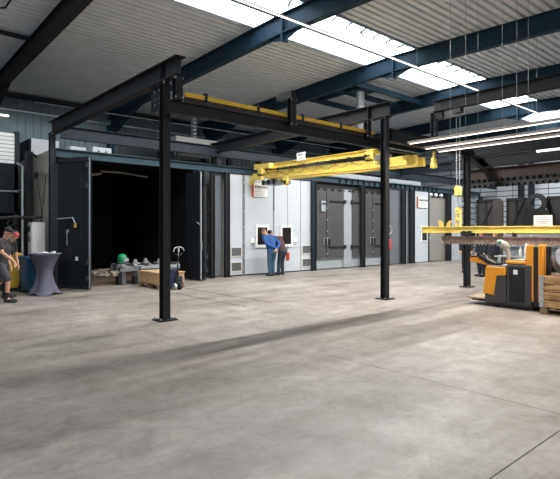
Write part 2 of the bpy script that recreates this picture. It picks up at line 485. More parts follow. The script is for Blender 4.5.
# ------------------------------------------------------------------ roof lamps
def lamp_run(x0, x1, y, z, lab):
    t = thing('ceiling_lamp', lab, 'lamp', ((x0+x1)/2, y, z))
    MB().box(x0, x1, y-.022, y+.022, z+.015, z+.05).build('housing', M['lampbody'], parent=t)
    MB().box(x0, x1, y-.018, y+.018, z-.015, z+.015).build('lamp_tube', M['tubew'], parent=t)
    c = MB(); x = x0+.6
    while x < x1:
        c.tube([(x, y, z+.05), (x, y, deck(y))], .006, 5); x += 2.6
    c.build('hanger_wire', M['wire'], parent=t)
    return t
lamp_run(4.0, 19.7, 9.9, 7.38, 'long lit lamp line running under the skylight across the roof beams')
lamp_run(21.3, 25.6, 9.9, 7.38, 'short lit lamp line under the farthest skylight bay')

def area(name, loc, sx, sy, energy, col, rot=(0, 0, 0)):
    L = bpy.data.lights.new(name, 'AREA'); L.shape = 'RECTANGLE'; L.size = sx; L.size_y = sy; L.energy = energy; L.color = col
    o = bpy.data.objects.new(name, L); COL.objects.link(o); o.location = loc; o.rotation_euler = rot
    return o
area('lamp_fill_light', (11.8, 9.9, 7.34), 15.6, .06, 900, (1, .97, .94))
area('lamp_fill_light', (23.4, 9.9, 7.34), 4.3, .06, 350, (1, .97, .94))

lamp_run(1.0, 24.0, 1.2, 7.38, 'added long fill lamp line above the near part of the hall, out of view')  # this row and the next are added out of view to brighten the hall
lamp_run(-6.0, 24.0, -5.0, 7.2, 'added fill lamp line nearest the right wall, out of view')
area('lamp_fill_light', (12.5, 1.2, 7.34), 23, .06, 30, (1, .95, .9))  # fill from the two added lamp rows
area('lamp_fill_light', (9, -5.0, 7.16), 30, .06, 160, (1, .97, .94))
# hanging lamp strips over the work area, on wires
for x, z, y1, lab in ((10.5, 3.85, 7.16, 'hanging lamp strip, highest of the three parallel strips on wires'),
                      (11.2, 3.80, 7.16, 'hanging lamp strip in the middle of the three parallel strips'),
                      (11.8, 3.79, 7.15, 'hanging lamp strip, lowest of the three parallel strips, nearest the dark column')):
    t = thing('hanging_lamp', lab, 'lamp', (x, 4, z))
    MB().box(x-.065, x+.065, .4, y1, z+.0, z+.05).build('housing', M['lampbody'], parent=t)
    MB().box(x-.015, x+.015, .45, y1-.03, z-.015, z).build('lamp_tube', M['tubew'], parent=t)
    c = MB()
    for yy in (.576*10.5, .4614*10.5, 3.4, 2.2, 1.0): c.tube([(x, yy, z+.03), (x, yy, deck(yy))], .005, 5)
    c.build('hanger_wire', M['wire'], parent=t)
    area('lamp_fill_light', (x, 3.8, z-.03), .06, 6.4, 70, (1, .94, .86))
t = thing('hanging_lamp', 'cool white lamp under the dark girders above the truck', 'lamp', (15.2, 4.6, 4.0))
MB().box(15.17, 15.23, 3.0, 6.0, 3.99, 4.05).build('housing', M['strip'], parent=t)
MB().tube([(15.2, 6.0, 4.05), (15.2, 6.0, deck(6))], .005, 5).tube([(15.2, 3.4, 4.05), (15.2, 3.4, deck(3.4))], .005, 5).build('hanger_wire', M['wire'], parent=t)
for x0, x1, y, z, lab in ((4.75, 5.35, 23.85, 6.62, 'short lit lamp on the rear wall above the left girder'),):
    t = thing('wall_lamp', lab, 'lamp', (x0, y, z))
    MB().box(x0, x1, y-.04, y+.04, z, z+.07).build('lamp_tube', M['tubew'], parent=t)
    MB().box(x0, x1, y+.04, y+.16, z+.01, z+.06).build('bracket', M['lampbody'], parent=t)
for x0, x1, y, z, w_ in ((-4, 10, 23.1, 6.3, 35),):
    area('lamp_fill_light', ((x0+x1)/2, y, z), x1-x0, .1, w_, (.8, .95, 1), (math.radians(50), 0, 0))  # cool wash light added along the rear wall, no fitting matches its width

# ------------------------------------------------------------------ crane steelwork
def column(x, y, ztop, lab, m=M['black'], h=.16, w=.15):
    t = thing('steel_column', lab, 'steel column', (x, y, 0))
    MB().ibeam((x, y, .02), (x, y, ztop), h, w, .012, .009, up=(0, 1, 0)).build('shaft', m, parent=t)
    MB().box(x-.19, x+.19, y-.16, y+.16, 0, .02).build('base_plate', m, parent=t)
    b = MB()
    for sx in (-1, 1):
        for sy in (-1, 1): b.lathe([(.016, .02), (.016, .05), (.006, .06)], (x+sx*.15, y+sy*.12, 0), 8)
    b.build('anchor_bolt', M['steel'], parent=t)
    MB().box(x-.09, x+.09, y-.1, y+.1, ztop, ztop+.02).build('head_plate', m, parent=t)
    return t
column(4.61, 8.60, 4.50, 'black steel column standing nearest, beside the pallet truck')
column(10.18, 7.65, 4.50, 'black steel column standing in front of the grey doors')
column(14.24, 7.65, 3.93, 'black steel column behind the stacker truck')
column(4.57, 15.30, 4.50, 'slate steel column at the hinge side of the open booth', M['frame'])

def crossbeam(x, y0, y1, lab, z0=4.54, h=.35, m=M['black']):
    t = thing('crane_beam', lab, 'steel beam', (x, (y0+y1)/2, z0))
    MB().ibeam((x, y0, z0+h/2), (x, y1, z0+h/2), h, .22, .018, .012).build('girder', m, parent=t)
    b = MB()
    for yy in (y0+.1, y0+.5, y0+.75, y1-.3):
        for sx in (-.07, .07): b.lathe([(.018, z0-.05), (.018, z0), (.01, z0+.0)], (x+sx, yy, 0), 6)
    b.build('bolt', M['steel'], parent=t)
    e = MB()
    for yy in (y0+.62,): e.box(x-.1, x+.1, yy-.006, yy+.006, z0+.018, z0+h-.018)
    e.build('stiffener', m, parent=t)
    return t
crossbeam(4.61, 8.00, 15.45, 'black beam on top of the nearest column, running back to the booth')
crossbeam(10.18, 7.50, 15.45, 'black beam on top of the column before the grey doors, running back')
crossbeam(21.3, 9.5, 15.45, 'distant slate beam behind the yellow crane', m=M['frame'])

def stub(x, y, z0, z1, lab, m=M['black']):
    t = thing('hanger_post', lab, 'steel bracket', (x, y, z0))
    MB().ibeam((x, y, z0), (x, y, z1), .14, .14, .012, .009, up=(0, 1, 0)).build('shaft', m, parent=t)
    b = MB().box(x-.09, x+.09, y-.09, y+.09, z0, z0+.015).box(x-.09, x+.09, y-.09, y+.09, z1-.015, z1)
    b.build('end_plate', m, parent=t)
    b = MB()
    for sx in (-1, 1):
        for z in (z0+.03, z1-.06): b.lathe([(.015, z), (.015, z+.03)], (x+sx*.075, y-.07, 0), 6)
    b.build('bolt', M['steel'], parent=t)
stub(4.61, 8.12, 4.10, 4.54, 'short black hanger post beside the nearest column, holding the rail')
stub(10.18, 8.2, 4.10, 4.54, 'short black hanger post left of the second column')
stub(7.4, 8.06, 3.99, 4.62, 'black hanger post on the yellow striped runway midway between the front columns')
tag(MB().box(7.33, 7.47, 8.0, 8.5, 4.622, 4.76).build('runway_clip', M['black']), 'black clip plate on top of the midway hanger post', 'steel bracket')
# extra connectors behind column 1
t = thing('crane_bracket', 'black bolted bracket just left of the nearest column head', 'steel bracket', (4.61, 9.1, 3.9))
MB().box(4.60, 4.62, 8.70, 9.15, 4.05, 4.53).box(4.52, 4.70, 8.70, 9.05, 4.50, 4.53).build('plate', M['black'], parent=t)
b = MB()
for yy in (8.78, 8.96):
    for z in (4.15, 4.25, 4.4): b.lathe([(.014, 4.50), (.014, 4.53)], (4.59, yy, z-4.5), 6)
b.build('bolt', M['steel'], parent=t)

# runway 1
t = thing('crane_runway', 'black runway beam with yellow conductor rail hanging between the two front columns', 'crane rail', (8.5, 8.2, 3.87))
MB().ibeam((4.45, 8.2, 3.985), (12.35, 8.2, 3.985), .23, .13, .014, .01).build('girder', M['black'], parent=t)
MB().box(4.85, 12.0, 8.26, 8.30, 4.10, 4.24).build('web_plate', M['darkrust'], parent=t)
MB().box(4.85, 10.5, 8.235, 8.285, 4.235, 4.32).build('conductor_rail', M['ochre'], parent=t)
c = MB()
for x in (5.3, 6.6, 7.9, 9.2): c.box(x-.03, x+.03, 8.22, 8.30, 4.20, 4.37)
c.build('rail_clamp', M['frame'], parent=t)
# runway 2
t = thing('crane_runway', 'long slate runway beam in front of the booths above their header', 'crane rail', (18, 15.0, 4.38))
MB().ibeam((4.7, 15.0, 4.56), (31.7, 15.0, 4.56), .36, .18, .016, .012).build('girder', M['frame'], parent=t)
MB().box(4.8, 31, 14.84, 14.90, 4.36, 4.40).build('conductor_rail', M['black'], parent=t)
c = MB(); x = 5.4
while x < 30: c.box(x-.04, x+.04, 14.82, 14.92, 4.32, 4.36); x += 2.2
c.build('rail_clamp', M['black'], parent=t)

# A-beam between col 2 and col 3
t = thing('crane_beam', 'dark beam joining the second column to the column behind the truck', 'steel beam', (12.2, 7.65, 3.95))
MB().ibeam((10.28, 7.65, 4.11), (14.4, 7.65, 4.11), .32, .2, .016, .012).build('girder', M['black'], parent=t)
MB().box(10.36, 10.38, 7.56, 7.74, 3.97, 4.25).build('stiffener', M['black'], parent=t)
t = thing('festoon_cable', 'looped black cables hanging at the runway end by the second column', 'cable', (11.2, 8.0, 3.7))
c = MB()
for k in range(6):
    x = 10.5+k*.3
    c.tube([(x, 7.98, 3.88), (x+.07, 7.97, 3.80-.02*(k % 2)), (x+.15, 7.97, 3.78), (x+.22, 7.97, 3.82), (x+.3, 7.98, 3.88)], .014, 6)
c.build('cable', M['cable'], parent=t)
MB().box(10.5, 12.3, 7.96, 8.0, 3.87, 3.90).build('cable_track', M['galv'], parent=t)

# girder 3 with its stub and hoist
stub(12.06, 7.42, 4.27, 4.90, 'tall black post carrying the high girder at right', M['black'])
t = thing('crane_girder', 'dark high girder carrying the hoist and ropes above the lifting beam', 'steel beam', (12.0, 4, 4.9))
MB().ibeam((12.0, -1.0, 5.05), (12.0, 7.38, 5.05), .30, .2, .016, .012).build('girder', M['black'], parent=t)
MB().box(11.95, 12.05, 7.12, 7.3, 4.70, 4.89).build('bracket', M['black'], parent=t)
tag(MB().ibeam((12.0, -.9, 4.0), (12.0, -.9, 4.9), .14, .14, .012, .01, up=(0, 1, 0)).box(11.9, 12.1, -1, -.8, 0, 4.0).build('steel_column', M['black']), 'column at the near end of the high girder', 'steel column')
t = thing('hoist', 'electric hoist under the high girder with two ropes and a yellow hook block', 'hoist', (12.0, 6.7, 4.6))
MB().box(11.92, 12.08, 6.58, 6.80, 4.76, 4.90).build('trolley', M['dark'], parent=t)
MB().tube([(11.98, 6.72, 2.83), (11.98, 6.73, 4.78)], .009, 6).tube([(12.02, 6.66, 2.83), (12.02, 6.65, 4.78)], .009, 6).build('rope', M['wire'], parent=t)
hb = MB().box(11.95, 12.05, 6.60, 6.78, 2.62, 2.84)
hb.lathe([(.07, 11.94), (.07, 12.06)], (0, 6.69, 2.80), 14, 'x')
hb = hb.build('hook_block', M['yellow'], parent=t, bevel=.012)
MB().tube([(12, 6.69, 2.62), (12, 6.69, 2.46), (12, 6.64, 2.38), (12, 6.58, 2.34), (12, 6.54, 2.38), (12, 6.55, 2.43)], .016, 8).build('hook', M['steel'], parent=hb)

# lifting beam
t = thing('lifting_beam', 'long yellow lifting beam hanging level at eye height on the right', 'lifting beam', (12.0, 5.5, 1.65))
MB().ibeam((12.0, 2.6, 1.735), (12.0, 7.72, 1.735), .17, .12, .02, .03).build('beam', M['yellow'], parent=t)
l_ = MB()
for y_ in (6.61, 6.715): l_.box(11.97, 12.03, y_, y_+.035, 1.81, 2.24)
l_.box(11.94, 12.06, 6.62, 6.74, 2.16, 2.22); l_.box(11.94, 12.06, 6.62, 6.74, 1.98, 2.03)
l_.lathe([(.06, 11.94), (.06, 11.96)], (0, 6.68, 2.26), 16, 'x').lathe([(.06, 12.04), (.06, 12.06)], (0, 6.68, 2.26), 16, 'x')
l_.build('suspension_bracket', M['yellow'], parent=t)
MB().tube([(12, 6.68, 2.20), (12, 6.68, 2.34)], .03, 8).build('shackle_pin', M['steel'], parent=t)
l_ = MB()
for y0, s in ((7.18, 1), (6.95, -1)):
    l_.prism([(y0-.07*s, 1.81), (y0+.03*s, 1.81), (y0+.05*s, 1.9), (y0+.09*s, 1.97), (y0+.03*s, 1.98), (y0-.04*s, 1.92)], 'x', 11.98, 12.02)
l_.build('horn', M['yellow'], parent=t)
sg = MB().box(11.985, 12.0, 4.40, 4.80, 1.82, 2.06).build('sign_board', M['offwhite'], parent=t)
def text_mesh(s_, size, loc, rot, name, m, parent, sx=1.):
    cu = bpy.data.curves.new('t', 'FONT'); cu.body = s_; cu.size = size; cu.extrude = .002; cu.align_x = 'LEFT'; cu.offset = .004*size/.2
    tmp = bpy.data.objects.new('t', cu); COL.objects.link(tmp)
    dg = bpy.context.evaluated_depsgraph_get(); me = bpy.data.meshes.new_from_object(tmp.evaluated_get(dg)); me.name = name
    bpy.data.objects.remove(tmp)
    me.materials.clear(); me.materials.append(m)
    R = Matrix.Rotation(rot[2], 4, 'Z') @ Matrix.Rotation(rot[0], 4, 'X') @ Matrix.Diagonal((sx, 1, 1, 1))
    me.transform(Matrix.Translation(Vector(loc)-wloc(parent)) @ R)
    o = bpy.data.objects.new(name, me); COL.objects.link(o); o.parent = parent
    return o
r = MB()
for z, a, b in ((2.0, 4.72, 4.50), (1.95, 4.75, 4.45), (1.91, 4.74, 4.47), (1.87, 4.70, 4.52)): r.box(11.981, 11.985, a, b, z, z+.015)
r.build('print_line', M['inkg'], parent=sg)
# brown beam slung under it
t = thing('steel_beam', 'rusty brown girder with bolts slung under the yellow lifting beam', 'steel beam', (12.0, 5.2, 1.37))
MB().ibeam((12.0, 2.8, 1.47), (12.0, 7.15, 1.47), .19, .16, .014, .05).build('girder', M['rust'], parent=t)
b = MB(); y = 2.95
while y < 7.1: b.lathe([(.014, 1.345), (.014, 1.375)], (11.95, y, 0), 6); y += .09
b.build('bolt', M['galv'], parent=t)
for yy, z in ((6.42, 1.60), ):
    t = thing('beam_clamp', 'black roller clamp between the yellow beam and the brown girder', 'clamp', (12, yy, 1.56))
    c = MB()
    for dy in (-.07, .07): c.lathe([(.07, 11.88), (.07, 12.12)], (0, yy+dy, z+.035), 14, 'x')
    c.box(11.95, 12.05, yy-.05, yy+.05, 1.56, 1.65)
    c.build('roller', M['dark'], parent=t)
tag(MB().box(11.93, 12.07, 5.22, 5.27, 1.56, 1.65).tube([(11.95, 5.25, 1.56), (11.93, 5.25, 1.68)], .01, 6).build('beam_clamp', M['dark']), 'small clamp on the brown girder right of the roller clamp', 'clamp')
tag(MB().box(11.93, 12.07, 3.4, 3.45, 1.56, 1.65).build('beam_clamp', M['dark']), 'clamp near the right end of the brown girder', 'clamp')

# yellow bridge crane
t = thing('bridge_crane', 'yellow suspended bridge crane running from the booth fronts to the second column', 'crane', (12.0, 11.5, 3.5))
MB().ibeam((12.0, 9.3, 4.08), (12.0, 14.85, 4.12), .17, .14, .018, .012).build('upper_rail', M['yellow'], parent=t)
MB().bar((11.88, 7.85, 3.66), (11.88, 14.3, 3.78), .12, .28).bar((11.82, 7.85, 3.53), (11.82, 14.3, 3.65), .22, .03).build('main_girder', M['yellow'], parent=t)
MB().bar((12.25, 7.85, 3.64), (12.25, 14.5, 3.72), .12, .24).build('rear_girder', M['yellow'], parent=t)
b = MB().prism([(14.3, 3.8), (14.75, 3.86), (15.0, 3.72), (15.08, 3.5), (14.98, 3.46), (14.86, 3.62), (14.3, 3.6)], 'x', 11.6, 11.75)
b.prism([(14.0, 4.02), (14.9, 4.02), (14.9, 4.24), (14.5, 4.2), (14.0, 4.2)], 'x', 11.72, 12.3)
b.box(11.6, 12.5, 14.3, 14.5, 3.74, 4.0)
b.build('end_carriage', M['yellow'], parent=t)
b = MB()
for k in range(3): b.box(11.62+k*.22, 11.8+k*.22, 13.4, 14.3, 3.40, 3.54)
b.build('drive_motor', M['greym'], parent=t)
b = MB()
for k in range(3): b.box(11.56, 11.60, 13.5+k*.3, 13.62+k*.3, 3.38, 3.56)
b.build('drive_cover', M['dark'], parent=t)
MB().box(11.6, 11.72, 12.9, 13.1, 3.36, 3.6).lathe([(.09, 11.6), (.09, 11.72)], (0, 13.0, 3.38), 14, 'x').build('hook_guard', M['yellow'], parent=t)
MB().box(11.95, 12.05, 14.70, 15.06, 4.2, 4.375).lathe([(.08, 11.86), (.08, 12.14)], (0, 14.7, 4.27), 12, 'x').build('trolley', M['black'], parent=t)
MB().box(11.82, 12.3, 9.3, 9.6, 3.78, 4.10).box(11.95, 12.05, 8.12, 8.28, 3.76, 3.866).box(11.7, 12.4, 8.02, 8.18, 3.70, 3.78).build('near_carriage', M['yellow'], parent=t)
MB().box(11.72, 11.78, 9.4, 14.2, 3.93, 3.96).build('cable_track', M['frame'], parent=t)
c = MB()
for k in range(7):
    y = 9.5+k*.66
    c.tube([(11.70, y, 3.93), (11.68, y+.06, 3.74), (11.68, y+.2, 3.68), (11.68, y+.4, 3.72), (11.69, y+.6, 3.84), (11.70, y+.66, 3.93)], .008, 5)
c.build('festoon_cable', M['cable'], parent=t)
c = MB()
for k in range(8): c.box(11.67, 11.73, 9.47+k*.66, 9.55+k*.66, 3.90, 3.97)
c.build('cable_trolley', M['frame'], parent=t)
MB().box(11.70, 11.98, 8.75, 9.15, 3.76, 3.92).tube([(11.68, 8.8, 3.76), (11.68, 8.8, 3.62), (11.68, 9.1, 3.62), (11.68, 9.1, 3.76)], .012, 6).build('hoist_trolley', M['greym'], parent=t)
sgn = MB().box(11.82, 11.84, 12.22, 12.62, 4.12, 4.40).build('sign_board', M['tagw'], parent=t)
MB().box(11.814, 11.82, 12.3, 12.55, 4.30, 4.35).box(11.814, 11.82, 12.3, 12.5, 4.2, 4.22).build('print_line', M['inkg'], parent=sgn)
t = thing('pendant_control', 'red pendant control hanging on a cable in front of the white doors', 'crane control', (13.5, 14.95, .5))
MB().tube([(13.5, 14.95, .85), (13.5, 14.95, 3.0), (13.4, 14.95, 4.25)], .008, 6).build('cable', M['cable'], parent=t)
MB().box(13.44, 13.56, 14.90, 15.0, .50, .84).build('casing', M['red'], parent=t, bevel=.02)
MB().lathe([(.02, 14.88), (.02, 14.905)], (13.5, 0, .75), 8, 'y').lathe([(.02, 14.88), (.02, 14.905)], (13.5, 0, .62), 8, 'y').build('button', M['dark'], parent=t)
tag(MB().box(12.37, 12.5, 7.62, 7.72, 3.58, 3.75).box(12.35, 12.52, 7.6, 7.74, 3.46, 3.60).tube([(12.43, 7.66, 3.74), (12.42, 7.66, 3.95)], .035, 8).build('chain_hoist', M['yellow'], bevel=.02), 'small yellow hoist body under the lamps right of the crane end', 'hoist')

# dark stacked girders on the right
for x, y0, y1, z0, z1, m, lab in ((14.24, -2, 7.5, 3.95, 4.32, 'black', 'dark girder at right directly behind the lamp strips'),
                                  (15.55, -2, 9.0, 4.08, 4.48, 'frame', 'slate girder above the cool white lamp at right'),
                                  (16.8, -2, 9.6, 3.92, 4.36, 'black', 'black girder between the slate girder and the brown one'),
                                  (18.0, -2, 9.6, 3.62, 4.02, 'darkrust', 'rust brown girder high up at right above the dark containers'),
                                  (19.4, -2, 10.3, 3.55, 3.9, 'dark', 'near black girder behind the high brown one')):
    t = thing('roof_girder', lab, 'steel beam', (x, 5, z0))
    MB().ibeam((x, y0, (z0+z1)/2), (x, y1, (z0+z1)/2), z1-z0, .28, .02, .02).build('girder', M[m], parent=t)
    if m in ('darkrust', 'dark'):
        b = MB(); y = y0+.4
        while y < y1-.1: b.box(x-.14, x+.14, y, y+.12, z0-.10, z0+.002); y += .22
        b.build('bottom_cleat', M['dark'], parent=t)
tag(MB().ibeam((14.1, 7.65, 4.14), (20.5, 9.7, 4.0), .3, .2).build('crane_beam', M['black']), 'skewed dark tie beam behind the lamp strips', 'steel beam')
for x in (14.24, 15.55, 16.8, 18.0, 19.4):
    pass
tag(MB().box(14.0, 19.7, -2.2, -2.0, 3.3, 3.94).box(14.0, 14.2, -2.2, -2, 0, 3.3).box(19.5, 19.7, -2.2, -2, 0, 3.3).build('support_frame', M['black']), 'support frame at the near ends of the right girders', 'steel frame')

# ------------------------------------------------------------------ booth line at Y = 15.2
t = thing('booth_header', 'slate steel header over all booth doors', 'steel beam', (17, 15.3, 3.86))
MB().ibeam((4.66, 15.24, 3.98), (30.0, 15.24, 3.98), .25, .2, .02, .02).build('girder', M['teal'], parent=t)
b = MB(); x = 16.9
while x < 25: b.box(x, x+.03, 15.14, 15.23, 3.88, 4.09); x += .42
b.build('web_stiffener', M['black'], parent=t)
b = MB(); x = 8.0
for x in (7.95, 8.35, 10.1, 10.75): b.box(x, x+.16, 15.22, 15.36, 4.10, 4.4)
b.build('upstand', M['frame'], parent=t)

def post(x0, x1, lab, y=15.10, m='frame', z1=3.855):
    tag(MB().ibeam(((x0+x1)/2, y, 0), ((x0+x1)/2, y, z1), x1-x0, .13, .014, .012, up=(1, 0, 0)).box(x0-.03, x1+.03, y-.09, y+.068, 0, .018).build('booth_post', M[m]), lab, 'steel post')
post(9.90, 10.06, 'black post between the open dark booth and the bluish grey panel', m='black')
post(10.52, 10.72, 'dark post left of the white booth front', m='black')
post(15.02, 15.24, 'dark post between the white front and the dark grey doors', m='frame')
post(18.28, 18.52, 'dark post between the two pairs of grey doors', m='black')
post(20.2, 20.4, 'dark post at the right end of the grey doors, partly behind the column', m='black')
post(21.5, 21.8, 'dark post in the middle of the grey panels', m='black')
post(22.2, 22.6, 'wide dark post left of the far white door', m='black')
post(25.85, 26.25, 'dark post right of the warm grey shutter', m='black')
post(29.6, 30.0, 'farthest dark post at the end of the booth header', m='frame')

# booth A : open blasting booth
t = thing('blasting_booth', 'open blasting booth with black rubber lined interior behind the nearest column', 'booth', (7.3, 18.5, 0))
MB().box(4.70, 4.78, 15.5, 22.5, 0, 4.1).box(4.7, 10.0, 22.5, 22.6, 0, 4.1).box(4.7, 10.0, 15.42, 22.5, 4.1, 4.16).build('shell', M['beige'], parent=t)
l_ = MB().box(4.79, 4.84, 15.42, 22.4, 0, 4.05).box(9.36, 9.42, 15.42, 22.4, 0, 4.05).box(4.8, 9.4, 22.38, 22.44, 0, 4.05).box(4.8, 9.4, 15.42, 22.4, 4.05, 4.09)
l_.build('lining', M['lining'], parent=t)
l_ = MB(); x = 5.1
while x < 9.3: l_.box(x, x+.02, 22.36, 22.4, 0, 4.0); x += .55
l_.build('lining_joint', M['dark'], parent=t)
MB().box(4.84, 9.36, 15.25, 22.4, .0, .012).build('booth_floor', mat('blasting grit floor', (96, 78, 64), .9, var=.3, scale=5), parent=t)
MB().tube([(5.0, 16.3, 3.3), (6.9, 17.6, 3.75)], .05, 8).tube([(6.95, 17.7, 3.85), (7.7, 17.9, 3.88), (8.9, 18.0, 3.8)], .04, 8).tube([(5.0, 16.2, 3.82), (5.7, 16.6, 3.82)], .03, 8).build('pipe', M['beige'], parent=t)
MB().box(9.43, 9.88, 15.35, 15.40, 0, 3.85).build('front_infill', M['black'], parent=t)
MB().box(4.66, 4.84, 15.40, 15.46, 0, 3.85).build('front_infill', M['black'], parent=t)
MB().box(9.62, 9.80, 15.30, 15.35, 0.05, 3.8).build('edge_strip', M['greym'], parent=t)
# rubble on the booth floor
t = thing('scrap_pile', 'small loose steel parts lying on the booth floor by the left door', 'scrap', (6.6, 19.3, .0))
b = MB(); random.seed(5)
for k in range(26):
    x, y = 5.9+random.random()*2.4, 18.0+random.random()*1.8; a = random.random()*PI; L = .2+random.random()*.4
    b.bar((x-L*math.cos(a)/2, y-L*math.sin(a)/2, .08+.05*(k % 3)), (x+L*math.cos(a)/2, y+L*math.sin(a)/2, .08+.04*(k % 3)), .06, .06)
    b.box(x-.05, x+.05, y-.05, y+.05, .012, .16)
tag(b.build('metal_piece', M['beige'], parent=t), kind='stuff')

def leaf_hinged(name, lab, x, y, ang_, w, z1, mface, rz_extra=0):
    """door leaf standing from hinge point along direction ang_; local x along the leaf"""
    return thing(name, lab, 'door', (x, y, 0), ang_)
# left open leaf
t = leaf_hinged('booth_door', 'open dark door leaf with hose arm, latch and white sticker', 4.72, 15.12, math.atan2(-.9, .45), 0, 0, 0)
MB().box(0, 1.14, -.05, .05, .04, 3.80).build('panel', M['leaf'], parent=t, local=True)
MB().box(0, 1.14, -.09, -.05, .08, .13).box(0, 1.14, -.09, -.05, 3.68, 3.76).box(.88, .92, -.09, -.05, .1, 3.7).build('frame_trim', M['black'], parent=t, local=True)
MB().tube([(1.17, -.06, .06), (1.17, -.06, 3.78)], .022, 8).build('locking_rod', M['greym'], parent=t, local=True)
b = MB()
for z in (.3, .75, 2.9, 3.5): b.box(1.07, 1.14, -.14, -.05, z, z+.14)
b.build('hinge', M['frame'], parent=t, local=True)
MB().tube([(.05, -.12, 2.05), (.62, -.12, 2.08), (.72, -.13, 1.92)], .018, 8).build('hose_arm', M['galv'], parent=t, local=True)
MB().lathe([(.035, 0), (.035, .12)], (.72, -.13, 1.8), 10).build('brass_nozzle', M['yplastic'], parent=t, local=True)
MB().tube([(.38, -.08, .9), (.38, -.1, 1.7)], .012, 8).box(.36, .42, -.10, -.05, 1.66, 1.74).build('latch_bar', M['galv'], parent=t, local=True)
MB().box(.30, .50, -.10, -.05, .85, 1.3).build('lock_box', M['black'], parent=t, local=True)
MB().box(.66, .75, -.06, -.05, .86, .97).build('label_sticker', M['tagw'], parent=t, local=True)
# right open leaf (folds along Y)
t = thing('booth_door', 'open dark navy door leaf right of the pallet truck with a light edge rod', 'door', (9.08, 15.4, 0))
MB().box(9.04, 9.12, 14.45, 15.38, .04, 3.72).build('panel', M['leaf'], parent=t)
MB().box(9.02, 9.04, 14.48, 15.3, 1.72, 1.74).box(9.02, 9.04, 14.48, 15.3, .35, .37).build('panel_seam', M['frame'], parent=t)
MB().tube([(9.08, 14.42, .08), (9.08, 14.42, 3.7)], .024, 8).tube([(9.08, 14.38, 1.05), (9.08, 14.38, 1.35)], .02, 8).tube([(9.06, 14.42, 1.9), (8.96, 14.5, 2.0)], .015, 6).build('locking_rod', M['greyl'], parent=t)
t = thing('booth_door', 'second narrow folded leaf edge behind the light rod of the open booth', 'door', (9.25, 14.9, 0))
MB().box(9.18, 9.28, 14.40, 15.2, .04, 3.72).build('panel', M['black'], parent=t)
MB().box(9.17, 9.29, 14.32, 14.42, .3, .45).box(9.17, 9.29, 14.32, 14.42, .75, .9).box(9.17, 9.29, 14.32, 14.42, 3.3, 3.45).build('hinge', M['frame'], parent=t)
# grey angled panel between posts
tag(MB().box(10.08, 10.52, 15.32, 15.38, .05, 3.85).build('infill_panel', M['greym']), 'bluish grey vertical panel between the two dark posts left of the white booth', 'wall panel')

# booth B : white booth
t = thing('spray_booth', 'white booth with two windowed doors where two men look in', 'booth', (13, 18.5, 0))
MB().box(10.74, 10.8, 15.45, 22, 0, 4.1).box(15.1, 15.16, 15.45, 22, 0, 4.1).box(10.8, 15.1, 21.9, 22, 0, 4.1).box(10.74, 15.16, 15.45, 22, 4.1, 4.14).build('shell', M['offwhite'], parent=t)
for a, b_ in ((10.80, 11.40), (14.47, 15.12)):
    p = MB().box(a, b_, 15.2, 15.26, .05, 3.84).build('side_panel', M['white'], parent=t)
    for z in (.20, .76):
        v = MB().box(a+.04, b_-.03, 15.17, 15.2, z-.03, z+.35).build('vent', M['offwhite'], parent=p)
        s = MB(); q = z
        MB_ = s.box(a+.09, b_-.08, 15.16, 15.17, z+.01, z+.31)
        MB_.build  # louvre field
        v2 = s.build('vent_mesh', M['mesh'], parent=p)
def wdoor(a, b_, wx0, wx1):
    p = MB().box(a, b_, 15.2, 15.26, .05, 3.84).build('door', M['white'], parent=t)
    f = MB().box(wx0, wx1, 15.15, 15.2, 1.06, 1.16).box(wx0, wx1, 15.15, 15.2, 1.84, 1.94).box(wx0, wx0+.09, 15.15, 15.2, 1.16, 1.84).box(wx1-.09, wx1, 15.15, 15.2, 1.16, 1.84)
    f.build('window_frame', M['tagw'], parent=p)
    MB().box(wx0+.09, wx1-.09, 15.18, 15.2, 1.16, 1.84).build('pane', M['glass'], parent=p)
    MB().box(a, b_, 15.19, 15.2, 1.0, 1.015).build('rail_line', M['greyl'], parent=p)
wdoor(11.53, 12.93, 12.02, 12.70); wdoor(13.0, 14.43, 13.30, 13.98)
s = MB().box(11.40, 11.53, 15.2, 15.27, .03, 3.84).box(12.93, 13.0, 15.21, 15.27, .03, 3.84).box(14.43, 14.47, 15.21, 15.27, .03, 3.84).box(12.95, 12.99, 15.17, 15.21, 2.5, 3.8)
s.build('seam_trim', M['seam'], parent=t)
b = MB()
for z in (.6, 1.2, 1.8, 2.4, 3.0, 3.5): b.box(11.44, 11.49, 15.17, 15.2, z, z+.1)
b.build('hinge', M['galv'], parent=t)
MB().box(10.8, 15.12, 15.22, 15.3, 0, .05).build('sill', M['frame'], parent=t)
b = MB()
for a in (11.80, 14.05): b.box(a, a+.16, 15.16, 15.2, 1.18, 1.42)
b.build('switch_box', M['tagw'], parent=t)
b = MB()
for a in (11.80, 14.05): b.box(a+.01, a+.15, 15.15, 15.16, 1.20, 1.23)
b.build('switch_label', M['ink'], parent=t)

